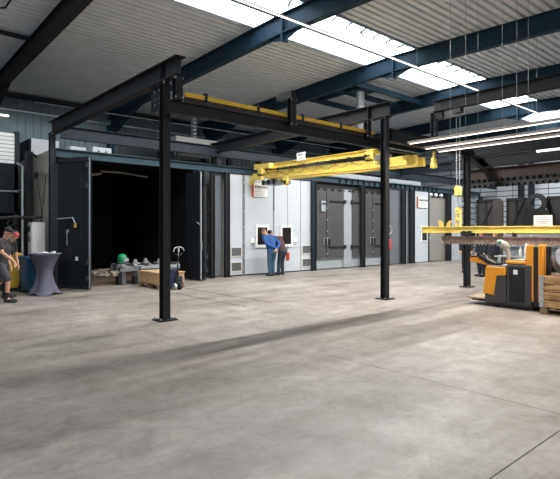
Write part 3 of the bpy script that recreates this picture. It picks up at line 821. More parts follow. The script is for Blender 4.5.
def sign(x0, x1, y, z0, z1, lab, word, bg='tagw', bar_=True, mm='ink', dim=1.):
    t = thing('sign', lab, 'sign', ((x0+x1)/2, y, z0))
    MB().box(x0+.08, x1, y, y+.02, z0, z1).build('board', M[bg], parent=t)
    if bar_: MB().box(x0, x0+.07, y-.002, y+.02, z0, z1+.02).build('red_strip', M['orange'], parent=t)
    h = (z1-z0)*.30; wd = (x1-x0-.14)
    te = text_mesh(word, h*1.25, (x0+.12, y-.006, z1-h*1.25), (PI/2, 0, 0), 'lettering', M[mm], t)
    bb = [v.co.x for v in te.data.vertices]; k = wd/(max(bb)-min(bb))
    mn = min(bb)
    for v in te.data.vertices: v.co.x = mn+(v.co.x-mn)*k
    l2 = MB()
    for q, f in enumerate((.62, .9, .75, .85)):
        zz = z0+(z1-z0)*(.50-.13*q); l2.box(x0+.14, x0+.14+wd*f*.9, y-.004, y, zz, zz+(z1-z0)*.03)
    l2.build('print_line', M['inkg'], parent=t)
sign(11.86, 12.62, 15.16, 3.03, 3.57, 'white sign with orange strip and black lettering on the white booth door', 'nexon')
sign(15.56, 15.90, 15.12, 2.56, 3.02, 'small grey white sign on the dark grey door', 'nexon', 'greyl', False)
sign(22.98, 23.95, 15.14, 2.95, 3.52, 'white sign at the top of the far white door', 'nexon')

# booth C : dark grey doors
t = thing('grey_booth', 'booth with two pairs of dark grey hinged doors behind the second column', 'booth', (18, 18.5, 0))
MB().box(15.40, 15.46, 15.45, 22, 0, 3.8).box(20.5, 20.56, 15.45, 22, 0, 3.8).box(15.4, 20.56, 21.9, 22, 0, 3.8).box(15.4, 20.56, 15.45, 22, 3.8, 3.86).build('shell', M['greyd'], parent=t)
MB().box(15.25, 20.4, 15.28, 15.36, .04, .55).box(17.18, 17.72, 15.20, 15.36, .04, 3.6).box(15.24, 15.4, 15.20, 15.36, 0, 3.6).build('door_surround', M['greyl'], parent=t)
MB().box(15.4, 20.5, 15.30, 15.34, 3.50, 3.86).build('lintel', M['dark'], parent=t)
for a, b_, hs in ((15.42, 16.0, 0), (16.04, 17.16, 1), (17.74, 18.26, -1), (18.56, 19.2, 0), (19.24, 20.18, 1)):
    p = MB().box(a, b_, 15.18, 15.26, .52, 3.48).build('door', M['greyd'], parent=t)
    if hs:
        q = MB()
        for z in (.95, 3.0):
            if hs > 0: q.box(a+.15, b_+.05, 15.13, 15.16, z, z+.06).box(b_-.02, b_+.1, 15.11, 15.2, z-.05, z+.11)
            else: q.box(a-.05, b_-.05, 15.13, 15.16, z, z+.06).box(a-.1, a+.02, 15.11, 15.2, z-.05, z+.11)
        q.build('strap_hinge', M['dark'], parent=p)
b = MB()
for a in (16.02, 19.22):
    for z in (1.08, 1.22): b.box(a-.16, a-.04, 15.10, 15.16, z, z+.16); b.box(a+.04, a+.16, 15.10, 15.16, z, z+.16)
b.build('door_latch', M['dark'], parent=t)
b = MB()
for a in (16.02, 19.22): b.box(a-.20, a+.2, 15.14, 15.16, 1.08, 1.40)
b.build('latch_plate', M['greyl'], parent=t)
b = MB()
for a in (16.02, 19.22):
    for z in (.7, 1.7, 2.2, 2.7): b.lathe([(.03, 15.12), (.03, 15.16)], (a, 0, z), 8, 'y')
b.build('bolt', M['galv'], parent=t)
b = MB(); x = 15.6
while x < 20.4: b.box(x, x+.22, 15.2, 15.3, 3.49, 3.58); x += .47
b.build('head_cleat', M['greyd'], parent=t)
# grey panels, far white door, shutter
tag(MB().box(20.62, 21.66, 15.24, 15.32, .04, 3.85).build('infill_panel', M['greym']), 'grey panel with slanting highlights right of the second column', 'wall panel')
tag(MB().box(22.0, 22.38, 15.24, 15.32, .04, 3.85).build('infill_panel', M['greyl']), 'narrow pale grey panel left of the far white door', 'wall panel')
t = thing('hose_reel', 'pale hose ring hanging on the dark post beside the second column', 'hose', (20.75, 15.0, 1.7))
b = MB(); pts = [(20.30+.2*math.cos(a*PI/12), 14.98, 1.75+.2*math.sin(a*PI/12)) for a in range(25)]
b.tube(pts, .03, 8).build('ring', M['cream'], parent=t)
MB().box(20.28, 20.33, 14.98, 15.03, 1.92, 1.98).build('bracket', M['steel'], parent=t)
t = thing('fire_extinguisher', 'red fire extinguisher hanging beside the second column', 'fire extinguisher', (20.75, 15.05, .8))
MB().lathe([(.0, .78), (.09, .80), (.1, .84), (.1, 1.22), (.06, 1.31), (.03, 1.34)], (20.2, 14.92, 0), 16).build('cylinder', M['red'], parent=t, smooth=True)
MB().box(20.16, 20.24, 14.88, 14.96, 1.33, 1.39).build('valve', M['dark'], parent=t)
t = thing('panel_door', 'far white door with a tall dark window', 'door', (23.4, 15.25, 0))
MB().box(22.80, 24.08, 15.2, 15.30, .04, 3.85).build('panel', M['white'], parent=t)
MB().box(23.38, 23.96, 15.16, 15.2, 1.12, 1.98).build('window_frame', M['tagw'], parent=t)
MB().box(23.46, 23.88, 15.14, 15.16, 1.20, 1.90).build('pane', M['glass'], parent=t)
t = thing('roller_shutter', 'warm grey shutter behind the horned end of the yellow lifting beam', 'shutter', (25.1, 15.3, 0))
MB().box(24.20, 26.05, 15.26, 15.32, .04, 3.55).build('curtain', M['shutter'], parent=t)
MB().box(24.08, 24.20, 15.18, 15.34, 0, 3.85).box(24.2, 26.05, 15.3, 15.34, 3.55, 3.85).build('frame', M['frame'], parent=t)
b = MB()
for x in (24.35, 24.85, 25.4): b.ball((x, 15.2, 3.70), .11)
b.build('pulley', M['tagw'], parent=t, smooth=True)
MB().box(24.28, 24.34, 15.22, 15.26, 1.25, 1.4).build('handle', M['tagw'], parent=t)
t = thing('wall_panel', 'white panel wall behind the yellow suspension bracket', 'wall panel', (28, 15.3, 0))
MB().box(26.47, 27.75, 15.26, 15.34, 0, 3.85).build('panel', M['white'], parent=t)
MB().box(27.75, 29.6, 15.36, 15.42, 0, 3.85).build('rear_panel', M['greyl'], parent=t)
b = MB(); z = .3
while z < 3.8: b.box(27.75, 29.6, 15.34, 15.36, z, z+.05); z += .35
b.build('groove', M['frame'], parent=t)
t = thing('equipment_shelter', 'closed shelter volume behind the shutter', 'booth', (25, 18.5, 0))
MB().box(20.7, 29.6, 21.9, 22, 0, 3.8).box(29.5, 29.6, 15.5, 21.9, 0, 3.8).box(20.7, 29.6, 15.5, 22, 3.8, 3.86).build('shell', M['greyl'], parent=t)

# boxes on the booth roofs
tag(MB().box(17.2, 24.6, 16.0, 21, 3.90, 4.47).build('roof_box', M['white']), 'long white roof box above the grey doors', 'roof unit')
t = thing('roof_box', 'white roof box on legs under the narrow ribbed duct', 'roof unit', (12.7, 21, 4.15))
MB().box(11.4, 14.6, 20.2, 21.9, 5.45, 6.05).build('casing', M['offwhite'], parent=t)
for x in (11.5, 14.4):
    for y in (20.3, 21.7): MB().box(x, x+.1, y, y+.1, 4.145, 5.45).build('leg', M['frame'], parent=t)
t = thing('roof_box', 'white roof box with dark side at the left booth corner', 'roof unit', (5.4, 20, 4.17))
MB().box(4.72, 5.6, 18.0, 18.05, 4.17, 4.80).box(5.55, 5.6, 18.05, 21.8, 4.17, 4.8).build('front', M['white'], parent=t)
MB().box(4.68, 5.54, 18.06, 21.8, 4.17, 4.80).build('side_panel', M['frame'], parent=t)
for x0, y, z0, z1, w_, lab in ((5.45, 16.4, 4.17, 4.42, .5, 'small white unit on the open booth roof, just right of the left column'),
                               (6.1, 16.2, 4.17, 4.45, .62, 'small white unit with two round marks on the open booth roof'),
                                               (8.75, 16.0, 4.17, 4.40, .2, 'tiny white box on the booth roof right of the nearest column')):
    t = thing('roof_unit', lab, 'roof unit', (x0, y, z0))
    MB().box(x0, x0+w_, y, y+.5, z0, z1).build('casing', M['white'], parent=t, bevel=.01)
    b = MB()
    for q in (.3, .7): b.lathe([(.03, y-.01), (.03, y+.01)], (x0+w_*q, 0, (z0+z1)/2), 10, 'y')
    b.build('port', M['dark'], parent=t)
t = thing('cable_coil', 'cluster of pale hoses on the header between two upstands', 'hoses', (10.45, 15.5, 4.15))
b = MB()
for k in range(4): b.tube([(10.2, 15.55+.03*k, 4.2+.05*k), (10.4, 15.5, 4.22+.05*k), (10.6, 15.5, 4.19+.05*k), (10.7, 15.6, 4.22+.05*k)], .022, 6)
b.build('hose', M['galv'], parent=t)
tag(MB().tube([(8.9, 15.6, 4.19), (9.5, 15.55, 4.22), (9.9, 15.6, 4.18), (10.1, 15.6, 4.22)], .03, 6).box(8.8, 10.2, 15.56, 15.66, 4.165, 4.2).build('cable_tray', M['frame']), 'cable tray on the booth roof left of the hose cluster', 'cable tray')
tag(MB().tube([(10.6, 21.5, 6.9), (12.3, 19.5, 5.0)], .012, 5).build('stay_wire', M['wire']), 'thin slanting stay wire beside the narrow ribbed duct', 'wire')
tag(MB().tube([(4.7, 17.5, 5.9), (18, 15.8, 5.6)], .01, 5).build('span_wire', M['wire']), 'thin level wire stretched above the runway beam', 'wire')

# ------------------------------------------------------------------ left group : neighbouring booth, cabinet, bins
t = thing('neighbour_booth', 'dark blue booth front with black opening under the cream slatted box', 'booth', (1.5, 18, 0))
MB().box(-3, 4.07, 17.0, 17.1, 2.26, 3.78).build('front_panel', M['leaf'], parent=t)
MB().box(-3, 4.07, 16.97, 17.0, 2.9, 2.94).build('front_rail', M['greyl'], parent=t)
MB().box(-3, 4.07, 17.1, 21.5, 3.72, 3.78).box(3.97, 4.07, 17.0, 21.5, 0, 3.72).box(-3, 4.07, 21.5, 21.6, 0, 3.78).build('shell', M['black'], parent=t)
t = thing('roof_box', 'cream slatted roof box above the dark blue booth front', 'roof unit', (2, 17.1, 3.79))
MB().box(-2.5, 3.99, 17.05, 17.9, 3.79, 4.72).build('casing', M['tagw'], parent=t)
MB().box(4.0, 4.12, 17.0, 17.95, 3.79, 4.78).build('end_panel', M['frame'], parent=t)
b = MB()
for z in range(7): b.box(-2.5, 3.99, 17.035, 17.05, 3.88+z*.12, 3.90+z*.12)
b.build('slat_line', M['greyl'], parent=t)
post(4.10, 4.30, 'black post left of the beige booth wall with crossed cables', y=16.3, m='black', z1=4.1)
tag(MB().tube([(3.95, 16.0, 0), (3.95, 16.0, 3.6), (3.8, 16.0, 3.68)], .03, 8).build('standpipe', M['greyl']), 'thin pale vertical pipe left of the black post', 'pipe')
tag(MB().tube([(3.95, 16.0, 2.9), (3.9, 16.9, 2.92), (1.0, 16.92, 2.92)], .02, 8).build('air_pipe', M['greyl']), 'thin level pipe crossing the dark blue booth front', 'pipe')
tag(MB().bar((4.25, 15.95, 3.3), (4.6, 16.9, 3.5), .08, .12).bar((4.2, 16.0, 4.02), (4.6, 17.0, 4.05), .06, .05).build('pipe_bracket', M['frame']), 'slanting dark bracket bars on the beige booth wall', 'bracket')
tag(MB().tube([(4.3, 15.8, 3.4), (4.42, 15.75, 2.16)], .012, 6).tube([(4.52, 15.7, 3.4), (4.42, 15.75, 2.16)], .012, 6).tube([(4.42, 15.75, 2.16), (4.42, 15.85, 1.98)], .016, 6).build('supply_cable', M['cable']), 'two black cables meeting in a V above the white cabinet', 'cable')
tag(MB().tube([(3.2, 15.6, 2.05), (3.7, 15.65, 2.1), (4.1, 15.7, 2.08), (4.42, 15.75, 2.12)], .05, 8).tube([(3.5, 15.55, 2.0), (3.42, 15.5, 1.9), (3.5, 15.5, 1.82), (3.62, 15.5, 1.9), (3.6, 15.55, 2.05)], .02, 8).build('valve_pipe', M['black']), 'dark pipe with valve beside the white cabinet top', 'pipe')
t = thing('control_cabinet', 'tall white control cabinet behind the cocktail table', 'cabinet', (4.35, 15.95, 0))
MB().box(4.14, 4.50, 15.72, 16.12, .05, 1.96).build('body', M['offwhite'], parent=t, bevel=.01)
MB().box(4.12, 4.14, 15.76, 16.08, .1, 1.92).build('door', M['offwhite'], parent=t)
MB().box(4.10, 4.12, 15.85, 16.0, 1.68, 1.84).box(4.10, 4.12, 15.86, 15.96, 1.38, 1.54).build('display', M['dark'], parent=t)
MB().lathe([(.02, 4.10), (.02, 4.12)], (0, 15.92, 1.1), 8, 'x').build('button', M['red'], parent=t)
MB().box(4.12, 4.48, 15.74, 16.1, 0, .05).build('plinth', M['dark'], parent=t)
# wheelie bins
def bin_(x, y, lab, m, rz=0, h=1.0):
    t = thing('wheeled_bin', lab, 'bin', (x, y, 0), rz)
    b = MB(); w0, w1, d0, d1 = .18, .22, .24, .30
    b.hexa([(-w0, -d0, .1), (w0, -d0, .1), (w0, d0, .1), (-w0, d0, .1), (-w1, -d1, h-.08), (w1, -d1, h-.08), (w1, d1, h-.08), (-w1, d1, h-.08)])
    b.build('body', m, parent=t, local=True, bevel=.02)
    MB().box(-w1-.02, w1+.02, -d1-.03, d1+.04, h-.08, h-.03).box(-w1, w1, -d1, d1, h-.03, h).build('lid', m, parent=t, local=True, bevel=.012)
    for s in (-1, 1): MB().lathe([(.1, s*.19), (.1, s*.24)], (0, .24, .1), 16, 'x').build('wheel', M['rubber'], parent=t, local=True)
    MB().tube([(-.22, d1+.08, h-.1), (.22, d1+.08, h-.1)], .015, 8).build('handle', m, parent=t, local=True)
    MB().box(-.2, .2, -.22, .1, 0, .1).build('foot', M['rubber'], parent=t, local=True)
bin_(3.92, 14.98, 'blue wheeled bin between the red scarfed man and the table', M['blue'], .1)
bin_(3.58, 15.68, 'yellow wheeled bin behind the blue one', M['yplastic'], -.1, 1.08)

# cocktail table
t = thing('cocktail_table', 'high round table in a grey lilac stretch cover', 'table', (4.07, 14.2, 0))
R0 = .40; bm = MB(); n = 48; rings = []
for i in range(22):
    f = i/21; z = f*1.09
    ring = []
    for k in range(n):
        a = 2*PI*k/n
        w4 = abs(math.cos(2*a+.6))**.7                              # four feet at the bottom
        foot = .29+.15*w4
        waist = .17+.035*w4
        if f < .55: q = f/.55; r = foot+(waist-foot)*(math.sin(q*PI/2)**.85)
        else: q = (f-.55)/.45; r = waist+(R0-waist)*(1-math.cos(q*PI/2))**.9
        z0 = .012+.09*(1-w4) if i == 0 else max(z, .012+.09*(1-w4)*(1-f*6) if f < .16 else z)
        ring.append(bm.bm.verts.new((4.05+r*math.cos(a), 14.2+r*math.sin(a), z0)))
    rings.append(ring)
for a, b in zip(rings, rings[1:]):
    for k in range(n): bm.bm.faces.new((a[k], a[(k+1) % n], b[(k+1) % n], b[k]))
bm.bm.faces.new(rings[-1])
bm.build('stretch_cover', M['lilac'], parent=t, smooth=True)
MB().lathe([(.395, 1.075), (.405, 1.08), (.405, 1.1), (.395, 1.105)], (4.07, 14.2, 0), 40).build('table_top', M['lilac'], parent=t)
b = MB()
for k in range(4):
    a = -.3+k*PI/2; b.lathe([(.03, 0), (.03, .03)], (4.07+.40*math.cos(a), 14.2+.40*math.sin(a), 0), 10)
b.build('foot_pad', M['dark'], parent=t)
for x, y, k, lab in ((3.93, 14.1, 0, 'white paper plate on the cocktail table, left one'), (4.12, 14.02, 0, 'white paper plate near the middle of the cocktail table')):
    tag(MB().lathe([(.06, 1.106), (.10, 1.118), (.10, 1.122), (.06, 1.112)], (x, y, 0), 20).build('plate', M['tagw']), lab, 'plate')
tag(MB().lathe([(.045, 1.106), (.055, 1.16), (.05, 1.16), (.04, 1.112)], (4.22, 14.0, 0), 16).build('cup', M['tagw']), 'white cup at the right of the cocktail table', 'cup')
tag(MB().box(4.02, 4.14, 14.2, 14.34, 1.106, 1.14).build('napkin_stack', M['tagw']), 'stack of white napkins at the back of the cocktail table', 'napkins')

# ------------------------------------------------------------------ steel parts on trestles, helmet, pallet, truck
t = thing('steel_weldment', 'grey welded steel frame lying on blocks at the booth mouth', 'steel workpiece', (7.3, 15.6, .35))
b = MB()
for y, z in ((15.05, .49), (15.35, .51), (15.75, .49)): b.bar((6.5, y, z), (8.6, y, z), .14, .14)
for x in (6.6, 7.0, 7.5, 8.1, 8.5): b.bar((x, 14.95, .59), (x, 15.85, .59), .12, .1)
b.bar((6.5, 15.1, .60), (7.1, 15.8, .62), .1, .1)
b.build('frame', M['steel'], parent=t, bevel=.01)
b = MB()
for x, y in ((7.1, 15.2), (7.6, 15.5), (7.9, 15.1), (8.2, 15.5)):
    b.prism([(x-.1, .64), (x+.1, .64), (x+.03, .78), (x-.05, .80)], 'y', y-.04, y+.04); b.box(x-.12, x+.12, y-.1, y+.1, .64, .67)
b.build('lug', M['steel'], parent=t, bevel=.006)
MB().box(7.1, 8.5, 14.8, 15.0, .50, .58).build('flat_bar', M['galv'], parent=t)
for x, y, lab in ((6.62, 15.2, 'left grey steel trestle block under the welded frame'), (7.05, 14.98, 'right grey steel trestle block under the welded frame'), (8.3, 15.3, 'steel block under the frame behind the pallet')):
    t = thing('trestle_block', lab, 'steel block', (x, y, 0))
    MB().box(x-.02, x+.12, y-.1, y+.1, .013, .425).build('block', M['steel'], parent=t, bevel=.008)
    MB().box(x-.13, x-.02, y-.13, y+.13, .013, .26).build('black_pad', M['rubber'], parent=t)
t = thing('blasting_helmet', 'green blasting helmet on the welded steel frame', 'helmet', (6.72, 15.35, .65))
h = MB().ball((6.72, 15.35, .82), .15, (1, 1.1, 1.05), 18)
h.lathe([(.15, .71), (.165, .69), (.15, .68)], (6.72, 15.35, 0), 20); h.build('shell', M['green'], parent=t, smooth=True)
MB().box(6.70, 6.86, 15.18, 15.22, .73, .83).build('visor', M['greyl'], parent=t)

t = thing('wooden_pallet', 'flat wooden pallet under the pale wooden box by the nearest column', 'pallet', (7.27, 13.8, 0))
b = MB()
for x in (6.85, 7.21, 7.57): b.box(x, x+.12, 13.15, 14.45, 0, .022); b.box(x, x+.12, 13.15, 14.45, .1, .122)
b.build('runner', M['pallet'], parent=t)
b = MB()
for x in (6.85, 7.21, 7.57):
    for y in (13.15, 13.73, 14.31): b.box(x, x+.12, y, y+.14, .022, .1)
b.build('block', M['pallet'], parent=t)
b = MB()
for k in range(7): b.box(6.85, 7.69, 13.15+k*.197, 13.27+k*.197, .122, .144)
b.build('deck_board', M['pallet'], parent=t)
t = thing('wooden_box', 'low pale wooden box on the pallet behind the nearest column', 'wooden box', (7.27, 13.8, .144))
MB().box(6.87, 7.71, 13.17, 14.43, .145, .46).build('body', M['wood'], parent=t, bevel=.008)
MB().box(6.85, 7.73, 13.15, 14.45, .46, .485).build('lid', M['wood'], parent=t)

t = thing('pallet_truck', 'hand pallet truck with upright handle parked at the wooden box', 'pallet truck', (7.25, 12.9, 0))
c = 7.255
MB().box(c-.245, c-.11, 13.0, 14.1, .035, .08).box(c+.11, c+.245, 13.0, 14.1, .035, .08).build('fork', M['dark'], parent=t)
MB().box(c-.25, c+.25, 12.92, 13.04, .08, .38).prism([(c-.16, .38), (c+.16, .38), (c+.08, .58), (c-.08, .58)], 'y', 12.94, 13.03).build('chassis', mat('dark blue truck paint', (36, 48, 70), .5), parent=t, bevel=.01)
for s_ in (-1, 1): MB().lathe([(.10, c+s_*.05), (.10, c+s_*.11)], (0, 12.80, .1), 18, 'x').build('wheel', M['galv'] if s_ < 0 else M['rubber'], parent=t)
MB().tube([(c, 12.84, .2), (c, 12.80, .55)], .05, 10).box(c-.06, c+.06, 12.74, 12.86, .18, .3).build('pump', M['dark'], parent=t)
MB().tube([(c, 12.80, .5), (c, 12.74, 1.0)], .02, 8).tube([(c, 12.74, .95), (c-.12, 12.72, 1.06)], .012, 6).tube([(c, 12.74, .95), (c+.13, 12.72, 1.07)], .012, 6).build('drawbar', M['dark'], parent=t)
MB().tube([(c-.17, 12.70, 1.10), (c-.14, 12.71, 1.20), (c-.06, 12.72, 1.235), (c+.06, 12.72, 1.235), (c+.14, 12.71, 1.20), (c+.17, 12.70, 1.12)], .016, 8).tube([(c, 12.73, 1.0), (c, 12.72, 1.23)], .014, 8).box(c-.02, c+.02, 12.70, 12.74, 1.1, 1.2).build('handle_loop', M['greyl'], parent=t)

# ------------------------------------------------------------------ stacker truck
t = thing('stacker_truck', 'yellow and black electric stacker truck with tan foot platform carrying a crate', 'forklift', (11.35, 5.0, 0))
b = MB().box(10.95, 11.72, 4.96, 5.46, .08, .74).box(10.95, 11.72, 4.42, 4.96, .08, .98)
b.build('body', M['greyd'] if False else mat('dark grey truck body', (58, 56, 58), .5, var=.08), parent=t, bevel=.03)
MB().box(10.99, 11.68, 4.42, 5.43, .03, .10).build('skirt', M['dark'], parent=t)
MB().prism([(5.49, .30), (5.24, .26), (5.18, .70), (4.97, .72), (4.97, .90), (5.42, .90)], 'x', 10.935, 11.70).build('yellow_cover', M['forky'], parent=t, bevel=.012)
MB().box(10.97, 11.6, 5.0, 5.4, .90, .93).build('top_tray', M['greyl'], parent=t)
MB().box(10.93, 10.96, 4.58, 4.90, .16, .92).build('side_door', M['black'], parent=t, bevel=.01)
MB().box(10.922, 10.932, 4.71, 4.80, .76, .86).build('label_sticker', M['tagw'], parent=t)
MB().box(10.95, 11.7, 4.56, 4.97, .985, 1.05).build('console', M['forky'], parent=t, bevel=.015)
MB().box(11.0, 11.6, 4.60, 4.92, 1.05, 1.075).build('paper_tray', M['cream'], parent=t)
for nm, y0, y1, z1 in (('mast_cover', 4.40, 4.545, 1.40), ('mast_rail', 4.22, 4.30, 1.40)):
    MB().box(10.96, 11.05, y0, y1, .20, z1).box(11.6 if 'cover' in nm else 11.12, 11.69 if 'cover' in nm else 11.16, y0, y1, .2, z1).build(nm, M['forky'], parent=t, bevel=.008)
MB().box(10.98, 11.04, 4.30, 4.40, .1, 1.36).box(11.61, 11.67, 4.30, 4.40, .1, 1.36).box(11.04, 11.61, 4.32, 4.38, 1.26, 1.36).box(11.04, 11.61, 4.32, 4.38, .2, .6).build('mast_channel', M['dark'], parent=t)
MB().box(11.25, 11.4, 4.31, 4.39, .6, 1.25).build('lift_cylinder', M['steel'], parent=t)
b = MB(); b.tube([(11.15, 4.39, 1.2), (11.15, 4.35, 1.25), (11.15, 4.31, 1.2)], .03, 8); b.build('chain_wheel', M['dark'], parent=t)
MB().box(11.05, 11.22, 3.2, 4.3, .05, .10).box(11.45, 11.62, 3.2, 4.3, .05, .10).box(11.05, 11.62, 4.2, 4.24, .05, .5).build('fork', M['dark'], parent=t)
MB().box(11.0, 11.66, 5.47, 5.92, .14, .18).build('platform', M['tan'], parent=t, bevel=.01)
MB().box(11.05, 11.6, 5.47, 5.8, .10, .14).build('platform_frame', M['dark'], parent=t)
b = MB()
for x, y in ((11.02, 5.2), (11.58, 5.2), (11.02, 4.55), (11.58, 4.55)): b.lathe([(.09, x), (.09, x+.09)], (0, y, .09), 16, 'x')
b.build('wheel', M['rubber'], parent=t)
# guard arm, seat pad, tiller
MB().bar((11.2, 5.92, 1.03), (11.2, 5.34, .93), .06, .085).bar((11.2, 5.92, 1.04), (11.2, 5.72, 1.03), .07, .12).build('guard_arm', M['forky'], parent=t, bevel=.01)
MB().bar((11.2, 5.90, 1.10), (11.2, 5.68, 1.10), .08, .025).build('guard_pad', M['dark'], parent=t)
MB().bar((11.15, 5.62, 1.12), (11.15, 5.38, .98), .28, .10).bar((11.15, 5.40, .98), (11.15, 5.15, .96), .22, .05).build('back_pad', M['dark'], parent=t, bevel=.02)
MB().tube([(11.0, 5.44, 1.14), (11.0, 5.40, 1.06), (11.0, 5.22, .99)], .014, 8).build('pad_bracket', M['cream'], parent=t)
MB().tube([(11.1, 5.02, .98), (11.1, 4.98, 1.08), (11.1, 5.0, 1.24), (11.1, 5.06, 1.36)], [.045, .04, .055, .07], 12).build('tiller_arm', M['cream'], parent=t, smooth=True)
MB().tube([(11.1, 5.0, 1.30), (11.1, 5.07, 1.38), (11.1, 5.16, 1.43), (11.08, 5.23, 1.44)], [.075, .09, .085, .06], 14).build('tiller_head', M['cream'], parent=t, smooth=True)
MB().lathe([(.0, 11.005), (.028, 11.005), (.04, 11.02)], (0, 5.14, 1.45), 14, 'x').tube([(11.03, 5.18, 1.40), (11.03, 5.21, 1.43)], .014, 8).build('green_button', M['green'], parent=t, smooth=True)
t2 = thing('spray_bottle', 'small clear bottle standing in the tray of the stacker truck', 'bottle', (11.0, 5.14, .99))
MB().lathe([(.03, .99), (.035, 1.0), (.035, 1.08), (.012, 1.12), (.012, 1.16), (.0, 1.165)], (10.99, 5.14, 0), 12).build('body', M['greyl'], parent=t2, smooth=True)
t2 = thing('spray_bottle', 'white bottle beside the truck mast', 'bottle', (11.1, 4.60, 1.075))
MB().lathe([(.035, 1.075), (.04, 1.08), (.04, 1.32), (.018, 1.37), (.018, 1.42), (0, 1.425)], (11.1, 4.60, 0), 12).build('body', M['tagw'], parent=t2, smooth=True)

# load: crate on pallet with steel ring
cx0, cx1, cy0, cy1 = 10.72, 11.92, 3.15, 4.17
t = thing('wooden_pallet', 'pallet on the forks of the stacker truck under the plank crate', 'pallet', (11.35, 3.7, 0))
b = MB()
for k in range(6): b.box(cx0, cx1, cy0+k*.18, cy0+.11+k*.18, .122, .144)
b.build('deck_board', M['pallet'], parent=t)
b = MB()
for x in (cx0, 11.27, cx1-.1):
    for y in (cy0, cy0+.46, cy1-.14): b.box(x, x+.1, y, y+.14, .022, .1)
b.build('block', M['pallet'], parent=t)
b = MB()
for x in (cx0, 11.27, cx1-.1): b.box(x, x+.1, cy0, cy1, 0, .022); b.box(x, x+.1, cy0, cy1, .1, .122)
b.build('runner', M['pallet'], parent=t)
t = thing('wooden_crate', 'wooden plank crate on the stacker forks with a grey corner strip', 'crate', (11.35, 3.7, .145))
for k in range(4):
    z = .146+k*.16
    MB().box(cx0, cx0+.03, cy0, cy1, z+.01, z+.15).box(cx1-.03, cx1, cy0, cy1, z, z+.154).box(cx0+.03, cx1-.03, cy1-.03, cy1, z, z+.154).box(cx0+.03, cx1-.03, cy0, cy0+.03, z, z+.154).build('plank', M['plank'], parent=t)
MB().box(cx0-.012, cx0, cy1-.07, cy1+.012, .15, .79).box(cx0, cx0+.06, cy1, cy1+.012, .15, .79).build('corner_strip', M['galv'], parent=t)
MB().box(cx0+.03, cx1-.03, cy0+.03, cy1-.03, .15, .77).build('filling', M['pallet'], parent=t)
t = thing('steel_ring', 'thick grey steel ring leaning on top of the crate', 'steel ring', (11.15, 3.86, .79))
b = MB(); n = 32
rings = []
for (r, w_) in ((.28, -.14), (.28, .14), (.12, .14), (.12, -.14)):
    rings.append([(r*math.cos(2*PI*k/n), r*math.sin(2*PI*k/n), w_) for k in range(n)])
rot = Matrix.Rotation(math.radians(35), 4, 'Z') @ Matrix.Rotation(math.radians(-62), 4, 'Y')
vv = [[b.bm.verts.new((rot @ Vector(p))+Vector((11.2, 3.80, 1.09))) for p in r] for r in rings]
for i in range(4):
    a_, c_ = vv[i], vv[(i+1) % 4]
    for k in range(n): b.bm.faces.new((a_[k], a_[(k+1) % n], c_[(k+1) % n], c_[k]))
b.build('ring', mat('dull machined steel', (112, 112, 114), .5, metal=.4, var=.2), parent=t, bevel=.01)

# ------------------------------------------------------------------ background right
t = None
spec = ((10.45, 11.35, 'dark steel container with diagonal brace, leftmost of the dark ones behind the yellow beam'),
        (9.12, 9.98, 'dark steel container in the middle, between the two rounded flanges'),
        (6.6, 8.30, 'dark steel container behind the small white sign'))
for i, (y0, y1, lab) in enumerate(spec):
    t = thing('steel_container', lab, 'container', (22.3, (y0+y1)/2, 0))
    MB().box(22.05, 22.6, y0, y1, .1, 3.12).build('body', mat('dark container paint %d' % i, (44, 42, 43), .6, var=.12), parent=t)
    b = MB().box(22, 22.05, y0, y0+.09, .1, 3.14).box(22, 22.05, y1-.09, y1, .1, 3.14).box(22, 22.05, y0, y1, 3.04, 3.14).box(22, 22.05, y0, y1, .1, .2)
    b.bar((22.02, y1-.1, 1.6), (22.02, y0+.1, 3.0), .04, .07, up=(1, 0, 0)); b.box(22, 22.05, (y0+y1)/2-.03, (y0+y1)/2+.03, .2, 3.0)
    b.build('frame', M['dark'], parent=t)
    MB().box(22.05, 22.6, y0+.05, y0+.2, 0, .1).box(22.05, 22.6, y1-.2, y1-.05, 0, .1).build('skid', M['dark'], parent=t)
t = thing('flange_plate', 'tall dark plate with rounded top between the left and middle containers', 'steel plate', (21.8, 10.2, 0))
b = MB(); pl = [(10.0, 0), (10.44, 0)]+[(10.22+.22*math.cos(a*PI/10), 2.92+.22*math.sin(a*PI/10)) for a in range(11)]
b.prism(pl, 'x', 21.7, 21.8); b.build('plate', mat('worn brown plate', (62, 56, 54), .6), parent=t)
MB().box(21.68, 21.82, 10.0, 10.4, 0, .08).build('foot', M['dark'], parent=t)
t = thing('flange_plate', 'dark plate with a round bright hole between the middle and right containers', 'steel plate', (21.8, 8.55, 0))
b = MB(); n = 40; y, z, ri, r = 8.60, 2.85, .22, .42
def oct_(rr): return [(y+rr*math.cos(2*PI*k/n), z+rr*math.sin(2*PI*k/n)) for k in range(n)]
q = [[b.bm.verts.new((x, yy, zz)) for yy, zz in oct_(rr)] for x, rr in ((21.7, ri), (21.7, r), (21.8, r), (21.8, ri))]
for i in range(4):
    for k in range(n): b.bm.faces.new((q[i][k], q[i][(k+1) % n], q[(i+1) % 4][(k+1) % n], q[(i+1) % 4][k]))
b.box(21.71, 21.79, y-.5, y+.52, 0, z-.27)
b.build('plate', M['dark'], parent=t)
MB().box(21.68, 21.82, y-.5, y+.52, 0, .08).build('foot', M['dark'], parent=t)
for y, lab in ((13.35, 'slate wall column left of the pair seen above the containers'), (12.75, 'slate wall column right of the pair seen above the containers')):
    tag(MB().ibeam((31.5, y, 0), (31.5, y, 7.4), .3, .22, up=(0, 1, 0)).build('wall_column', M['frame']), lab, 'steel column')

